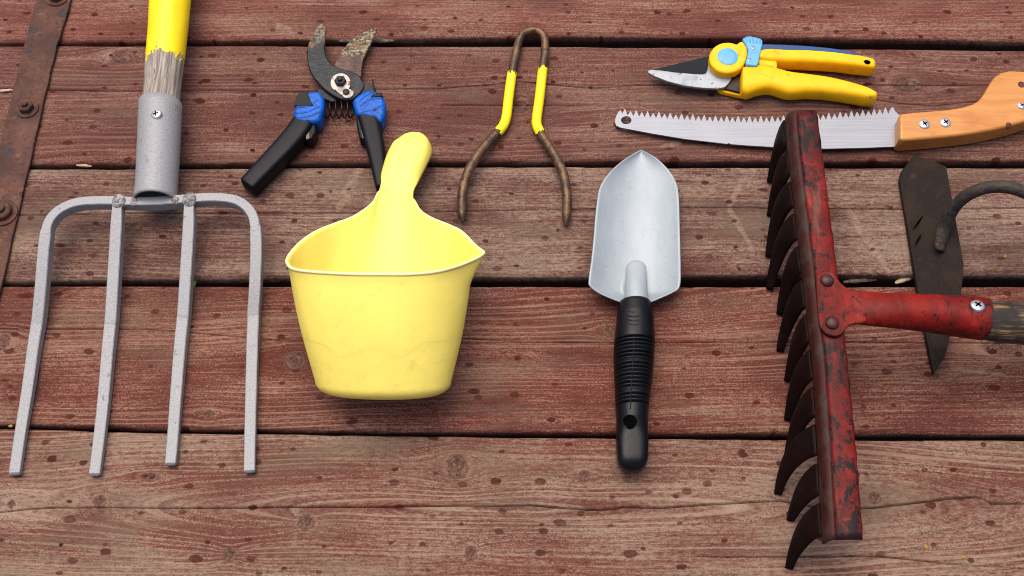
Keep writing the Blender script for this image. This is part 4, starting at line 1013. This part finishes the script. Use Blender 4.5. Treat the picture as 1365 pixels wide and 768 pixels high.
# ------------------------------------------------------------------ hoe
mottled('hoe_rust', srgb(26, 19, 15), srgb(42, 31, 23), srgb(66, 43, 26), 45, (.4, .65), (.62, .74), 90, (.6, .85), 0, .6, .001, 380, .2)
mottled('hoe_iron', srgb(48, 44, 42), srgb(66, 58, 52), srgb(80, 56, 38), 90, (.4, .65), (.6, .7), 150, (.5, .75), .15, .6, .001, 420, .3)
def build_hoe():
    t = Thing('garden_hoe', 'dark rusty hoe blade with curved iron neck under the red rake', 'hoe', P(1245, 350, 0))
    out = [(1218.7, 206.6), (1240, 213.5), (1261.6, 221.7), (1273, 286), (1285, 352), (1283.5, 372), (1281, 393), (1270, 436), (1259.5, 476), (1244.5, 498), (1238, 468), (1233.7, 446), (1220, 370), (1209, 300), (1199, 240), (1201.5, 228)]
    zt = [.014, .020, .026, .027, .029, .028, .027, .022, .017, .007, .0065, .0065, .007, .0075, .008, .009]
    o = t.part('blade', plate(out, zt, [z - .0055 for z in zt]), M['hoe_rust'], smooth=30); bevel(o, .0007, 2)
    nk = [(1252.5, 332, .0205), (1254, 322, .025), (1258, 305, .031), (1264, 290, .040), (1273, 275, .052), (1287, 262, .065), (1305, 253, .076), (1325, 249, .083), (1345, 250, .086), (1365, 256, .086), (1400, 272, .083), (1460, 305, .076), (1560, 345, .066)]
    pp = catmull(nk, 70); m = len(pp)
    rad = [float(np.interp(i / m, [0, .05, .15, .25, .35, 1], [.0025, .0058, .0072, .0066, .0062, .0062])) for i in range(m)]
    rz = [float(np.interp(i / m, [0, .05, .15, .25, .35, 1], [.0015, .0030, .0042, .0058, .0062, .0062])) for i in range(m)]
    t.part('neck', sweep([P(*p) for p in pp], rad, 18, rz=rz), M['hoe_iron'], smooth=180)
    for px, py in ((1263, 297), (1252.5, 329)):
        V = []; c = P(px, py, .0285 if px > 1258 else .024)
        for i in range(7):
            for j in range(12):
                ph, th = math.pi * (i / 6 - .5) * .999, 2 * math.pi * j / 12; r = .0046 * (1 + .2 * math.sin(2 * th + px))
                V.append(c + Vector((r * math.cos(ph) * math.cos(th), 1.3 * r * math.cos(ph) * math.sin(th), .6 * r * math.sin(ph))))
        t.part('weld_bead', (V, grid_faces(7, 12, True)), M['hoe_iron'], smooth=180)
    for a, b, w in (((1217, 306), (1232, 286), 1.9), ((1220, 326), (1228, 313), 1.7)):
        A, B = P(*a, .0122), P(*b, .0135); t.part('scratch', sweep([A, A.lerp(B, .5), B], [.0003, w * .0006, .0003], 8, rz=[.0004] * 3), M['recess_black'])
build_hoe()

# ------------------------------------------------------------------ red rake
def rake_mat(name, worn, dk):
    b = NB(name, .45, .0, .16); v = b.obj()
    n1 = b.noise(b.vmul(v, (30, 16, 30), (.2, .1, 0)), 1, 5, .65); n2 = b.noise(b.vmul(v, (1, 1, 1), (2, 1, 4)), 120, 5, .7); n3 = b.noise(v, 420, 3, .6)
    n4 = b.noise(b.vmul(v, (90, 26, 90), (3, 3, 3)), 1, 4, .6)
    col = b.mix(b.step(n1, .35, .65), srgb(86, 11, 8), srgb(128, 23, 14))
    col = b.mix(b.math('MULTIPLY', b.step(n4, .55, .74), .45), col, srgb(160, 52, 36))
    big = b.noise(b.vmul(v, (11, 6, 11), (.7, .3, 0)), 1, 3, .6)
    wm = b.math('ADD', b.math('MULTIPLY', big, .55), b.math('MULTIPLY', n2, .45))
    col = b.mix(b.math('MULTIPLY', b.step(wm, .62 - worn, .72 - worn), .8), col, srgb(62, 22, 20))
    wm2 = b.math('ADD', b.math('MULTIPLY', big, .35), b.math('MULTIPLY', b.noise(b.vmul(v, (1, .55, 1), (5, 2, 4)), 150, 5, .75), .65))
    col = b.mix(b.step(wm2, .62 - dk, .66 - dk), col, srgb(26, 17, 19))
    grz = b.step(b.noise(b.vmul(v, (60, 9, 60), (8, 3, 1)), 1, 4, .7), .62, .70)
    col = b.mix(b.math('MULTIPLY', grz, .5), col, srgb(104, 78, 68))
    col = b.mix(b.math('MULTIPLY', b.step(n3, .58, .72), .45), col, srgb(60, 18, 15))
    M[name] = b.fin(col, b.math('ADD', .34, b.math('MULTIPLY', n2, .3)), None, b.bump(b.math('ADD', n3, b.math('MULTIPLY', n2, 1.2)), .3, .0007))
rake_mat('red_rake_paint', .16, .11)
rake_mat('red_socket_paint', .14, .085)
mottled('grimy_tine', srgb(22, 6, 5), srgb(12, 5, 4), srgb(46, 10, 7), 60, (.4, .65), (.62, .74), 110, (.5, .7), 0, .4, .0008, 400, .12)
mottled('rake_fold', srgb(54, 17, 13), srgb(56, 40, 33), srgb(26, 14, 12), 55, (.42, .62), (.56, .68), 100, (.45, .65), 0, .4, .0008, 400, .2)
mottled('dark_rivet', srgb(52, 24, 24), srgb(74, 30, 28), srgb(36, 24, 26), 150, (.4, .6), (.55, .65), 200, (.4, .6), .2)
def rake_wood():
    b = NB('blackened_handle_wood', .7, 0, .35); v = b.obj()
    g = b.noise(b.vmul(v, (25, 420, 420)), 1, 4, .65); n = b.noise(b.vmul(v, (50, 60, 60)), 1, 3, .6)
    col = b.mix(b.step(g, .45, .7), srgb(44, 38, 34), srgb(140, 108, 66)); col = b.mix(b.step(n, .4, .62), col, srgb(36, 32, 30))
    M['black_wood'] = b.fin(col, .7, None, b.bump(g, .5, .001))
rake_wood()
def build_rake():
    t = Thing('garden_rake', 'old red painted rake standing on dark curved tines', 'rake', P(1085, 430, 0))
    ZR = .088
    yk = [147, 200, 260, 320, 400, 490, 590, 660, 719]
    Rk = [1090, 1097, 1104.5, 1112, 1122, 1132, 1142, 1147.5, 1152]
    Lk = [1062, 1066.5, 1074, 1081, 1091, 1101, 1107.5, 1111.5, 1115]
    n = 60; ys = np.linspace(147.5, 719, n); V1, V2 = [], []
    r2 = random.Random(5)
    prof = []
    for i, y in enumerate(ys):
        r, l = P(np.interp(y, yk, Rk), y, ZR), P(np.interp(y, yk, Lk), y, ZR)
        r = r + Vector((.0004 * math.sin(i * 1.9), 0, .0003 * math.sin(i * .8)))
        R_ = .008
        row = [r + Vector((0, 0, -.004)), r + Vector((-.0006, 0, -.0012)), r + Vector((-.002, 0, -.0001))]
        for k in range(1, 6): row.append(r.lerp(l, k / 6) + Vector((0, 0, .0007 * math.sin(math.pi * k / 6))))
        for k in range(7):
            a = math.radians(15 * k); row.append(l + Vector((-R_ * math.sin(a), 0, -R_ * (1 - math.cos(a)))))
        prof.append(row)
    nc = 8
    top = t.part('bar', ([p for row in prof for p in row[:9]], grid_faces(n, 9)), M['red_rake_paint'], smooth=50); solid(top, .0028, -1)
    fold = []
    for row in prof:
        rr = row[8:]
        for dz in (.002, .004, .006, .008): rr = rr + [row[-1] + Vector((-.0004 - dz * .03, 0, -dz))]
        fold.append(rr)
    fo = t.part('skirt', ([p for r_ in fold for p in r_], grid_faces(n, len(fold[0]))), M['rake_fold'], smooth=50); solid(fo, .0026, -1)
    # tines: curved leaves cut from the skirt, tips on the deck
    edge = [r_[-1] for r_ in fold]
    eL = [0.0]
    for i in range(1, n): eL.append(eL[-1] + (edge[i] - edge[i - 1]).length)
    tips = [(1028, 245), (1028, 290), (1026, 345), (1027, 388), (1041, 421), (1041, 470), (1051.5, 510), (1051.5, 562), (1051.5, 611), (1038.5, 660), (1055, 695), (1053.5, 759)]
    pitch = eL[-1] / 12
    ed = lambda q: Vector([float(np.interp(q, eL, [e[k] for e in edge])) for k in range(3)])
    def to_px(p):
        d = p - CAM; zv = d.y * ST - d.z * CT
        return CX + F * d.x / zv, CY - F * (d.y * CT + d.z * ST) / zv
    for i, (tx, ty) in enumerate(tips):
        ru, rl = ed((i + .02) * pitch), ed((i + .81) * pitch); zr_ = (ru.z + rl.z) / 2
        (ux, uy), (lx, ly) = to_px(ru), to_px(rl)
        lift = (i * 7 % 5 - 2) * .8
        cu, cl = (tx + 2.5 - lift, uy + 19), (tx + 19 - lift, ly + 10)
        nr, k2 = 22, 9; V = []
        for a in range(nr):
            u = a / (nr - 1); z = zr_ + (.0015 - zr_) * u
            bz = lambda p0, c, p1: (1 - u) ** 2 * p0 + 2 * u * (1 - u) * c + u * u * p1
            A_, B_ = P(bz(ux, cu[0], tx - 2.5), bz(uy, cu[1], ty - 4), z), P(bz(lx, cl[0], tx + 3.5), bz(ly, cl[1], ty - 1), z)
            for k in range(k2):
                w = k / (k2 - 1); p = A_.lerp(B_, w)
                V.append(p + Vector((-.0035 * math.sin(math.pi * w) * float(smoothstep(0, .3, u)), 0, 0)))
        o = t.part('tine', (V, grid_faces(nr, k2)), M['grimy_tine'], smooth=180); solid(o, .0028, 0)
    # bracket riveted to the bar and rolled into the socket
    br = [(1088, 369), (1091, 364), (1099, 361), (1108, 362.5), (1115, 368), (1120, 375.5), (1128, 382.5), (1140, 387.5), (1150, 390), (1156, 395), (1156, 425), (1150, 430), (1142, 431.5), (1135, 432.5), (1129, 436.5), (1126, 442), (1119, 447), (1111, 448), (1101, 444.5), (1094, 436), (1091.5, 424), (1089, 395)]
    b_ = t.part('bracket', plate(catmull(br, 80, True), ZR + .0048, ZR + .0014), M['red_socket_paint'], smooth=40); bevel(b_, .0012, 3)
    for px, py in ((1102.3, 374.3), (1109, 431)):
        t.part('rivet', lathe(P(px, py, ZR + .0046), [(.0064, -.002), (.0064, .0010), (.0055, .0026), (.003, .0036), (.0005, .0039)], 24), M['dark_rivet'], b_, 60)
    so = [(1124, 430, 1124, 388, ZR - .001, .0045), (1138, 431.5, 1138, 387, ZR - .001, .0062), (1152, 433, 1152, 389.5, ZR - .001, .0082), (1175, 435, 1175, 391.5, ZR - .001, .0105), (1205, 437.5, 1205, 393, ZR - .003, .014), (1240, 441.5, 1240, 394.5, ZR - .004, .0165), (1275, 446.5, 1275, 396.5, ZR - .004, .0175), (1305, 451, 1305, 398.5, ZR - .004, .018), (1313.5, 452, 1313.5, 400, ZR - .004, .018)]
    sk = t.part('socket', loft(so, 40, 32, 2.1), M['red_socket_paint'], smooth=70)
    t.part('socket_mouth', loft([(1313, 451.6, 1313, 400.4, ZR - .004, .0179), (1315.5, 451.2, 1315.5, 401.2, ZR - .004, .0176)], 0, 32), M['dark_rivet'], sk, 40)
    hs = [(1300, 449.5, 1300, 403, ZR - .004, .0165), (1330, 454, 1330, 403.5, ZR - .005, .0168), (1365, 458, 1365, 404, ZR - .007, .017), (1480, 470, 1480, 410, ZR - .016, .0172), (1600, 482, 1600, 420, ZR - .027, .0172)]
    t.part('handle', loft(hs, 20, 28), M['black_wood'], smooth=70)
    screw(t, P(1303, 407.5, ZR + .0128), .0066, M['bright_screw'], Vector((.05, .35, 1)), parent=sk, spin=.7)
build_rake()

# ------------------------------------------------------------------ small debris
mottled('grey_bark', srgb(112, 96, 82), srgb(84, 68, 58), srgb(150, 136, 118), 120, bs=.9, bd=.002, fine=250, rough=(.8, .95))
mottled('pale_splinter', srgb(178, 156, 130), srgb(148, 124, 102), None, 160, bs=.5, rough=(.8, .95))
plain('green_leaf', srgb(96, 124, 40), .6); plain('yellow_leaf', srgb(160, 118, 34), .7)
def chip(name, label, cat, px, py, z, lx, ly, lz, mat, seed, ang=0.0, group=None):
    r = random.Random(seed); c = P(px, py, z); V = []; nr, ns = 9, 10
    for i in range(nr):
        u = i / (nr - 1); k = math.sin(math.pi * (.06 + .88 * u)) ** .6
        for j in range(ns):
            a = 2 * math.pi * j / ns; f = r.uniform(.75, 1.2)
            p = Vector(((u - .5) * lx, .5 * ly * k * math.cos(a) * f, .5 * lz * k * math.sin(a) * f))
            V.append(c + Matrix.Rotation(ang, 3, 'Z') @ p)
    o = link_mesh(name, V, grid_faces(nr, ns, True) + [tuple(range(ns - 1, -1, -1)), tuple(range((nr - 1) * ns, nr * ns))], mat, None, c, 50)
    o.location = c; o['label'] = label; o['category'] = cat
    if group: o['group'] = group
    return o
chip('bark_chip', 'grey bark chip wedged in the plank gap behind the shears blade', 'bark chip', 488, 54.5, -.004, .062, .0075, .007, M['grey_bark'], 1)
chip('wood_splinter', 'pale splinter in the plank gap left of the fork socket', 'splinter', 112, 221, -.0005, .017, .0032, .003, M['pale_splinter'], 2, -.1)
chip('wood_splinter', 'pale splinter poking out beside the iron strap', 'splinter', 8, 121, .0012, .03, .0036, .003, M['pale_splinter'], 3, .08)
chip('wood_splinter', 'grey splinter in the plank gap right of the rake bar', 'splinter', 1146, 374, -.012, .034, .006, .005, M['grey_bark'], 4, .08)
chip('wood_splinter', 'grey splinter in the plank gap against the hoe blade', 'splinter', 1206, 373, -.010, .022, .006, .005, M['pale_splinter'], 5, .35)
chip('leaf_scrap', 'tiny green leaf scrap in the gap between the fork tines', 'leaf scrap', 259, 379, -.001, .008, .003, .0016, M['green_leaf'], 6, 1.3)
chip('leaf_scrap', 'tiny yellow scrap on the plank right of the hoe', 'leaf scrap', 1340, 342, .0005, .0036, .003, .0016, M['yellow_leaf'], 7)
chip('leaf_scrap', 'tiny yellow scrap at the gap left of the fork tines', 'leaf scrap', 14, 568, .0003, .004, .003, .0016, M['yellow_leaf'], 8)
chip('leaf_scrap', 'tiny yellow scrap in the lower right corner, left of its twin', 'leaf scrap', 1235, 729.5, .0005, .0036, .003, .0014, M['yellow_leaf'], 9)
chip('leaf_scrap', 'tiny yellow scrap in the lower right corner, right of its twin', 'leaf scrap', 1285, 742.5, .0005, .0036, .003, .0014, M['yellow_leaf'], 10)
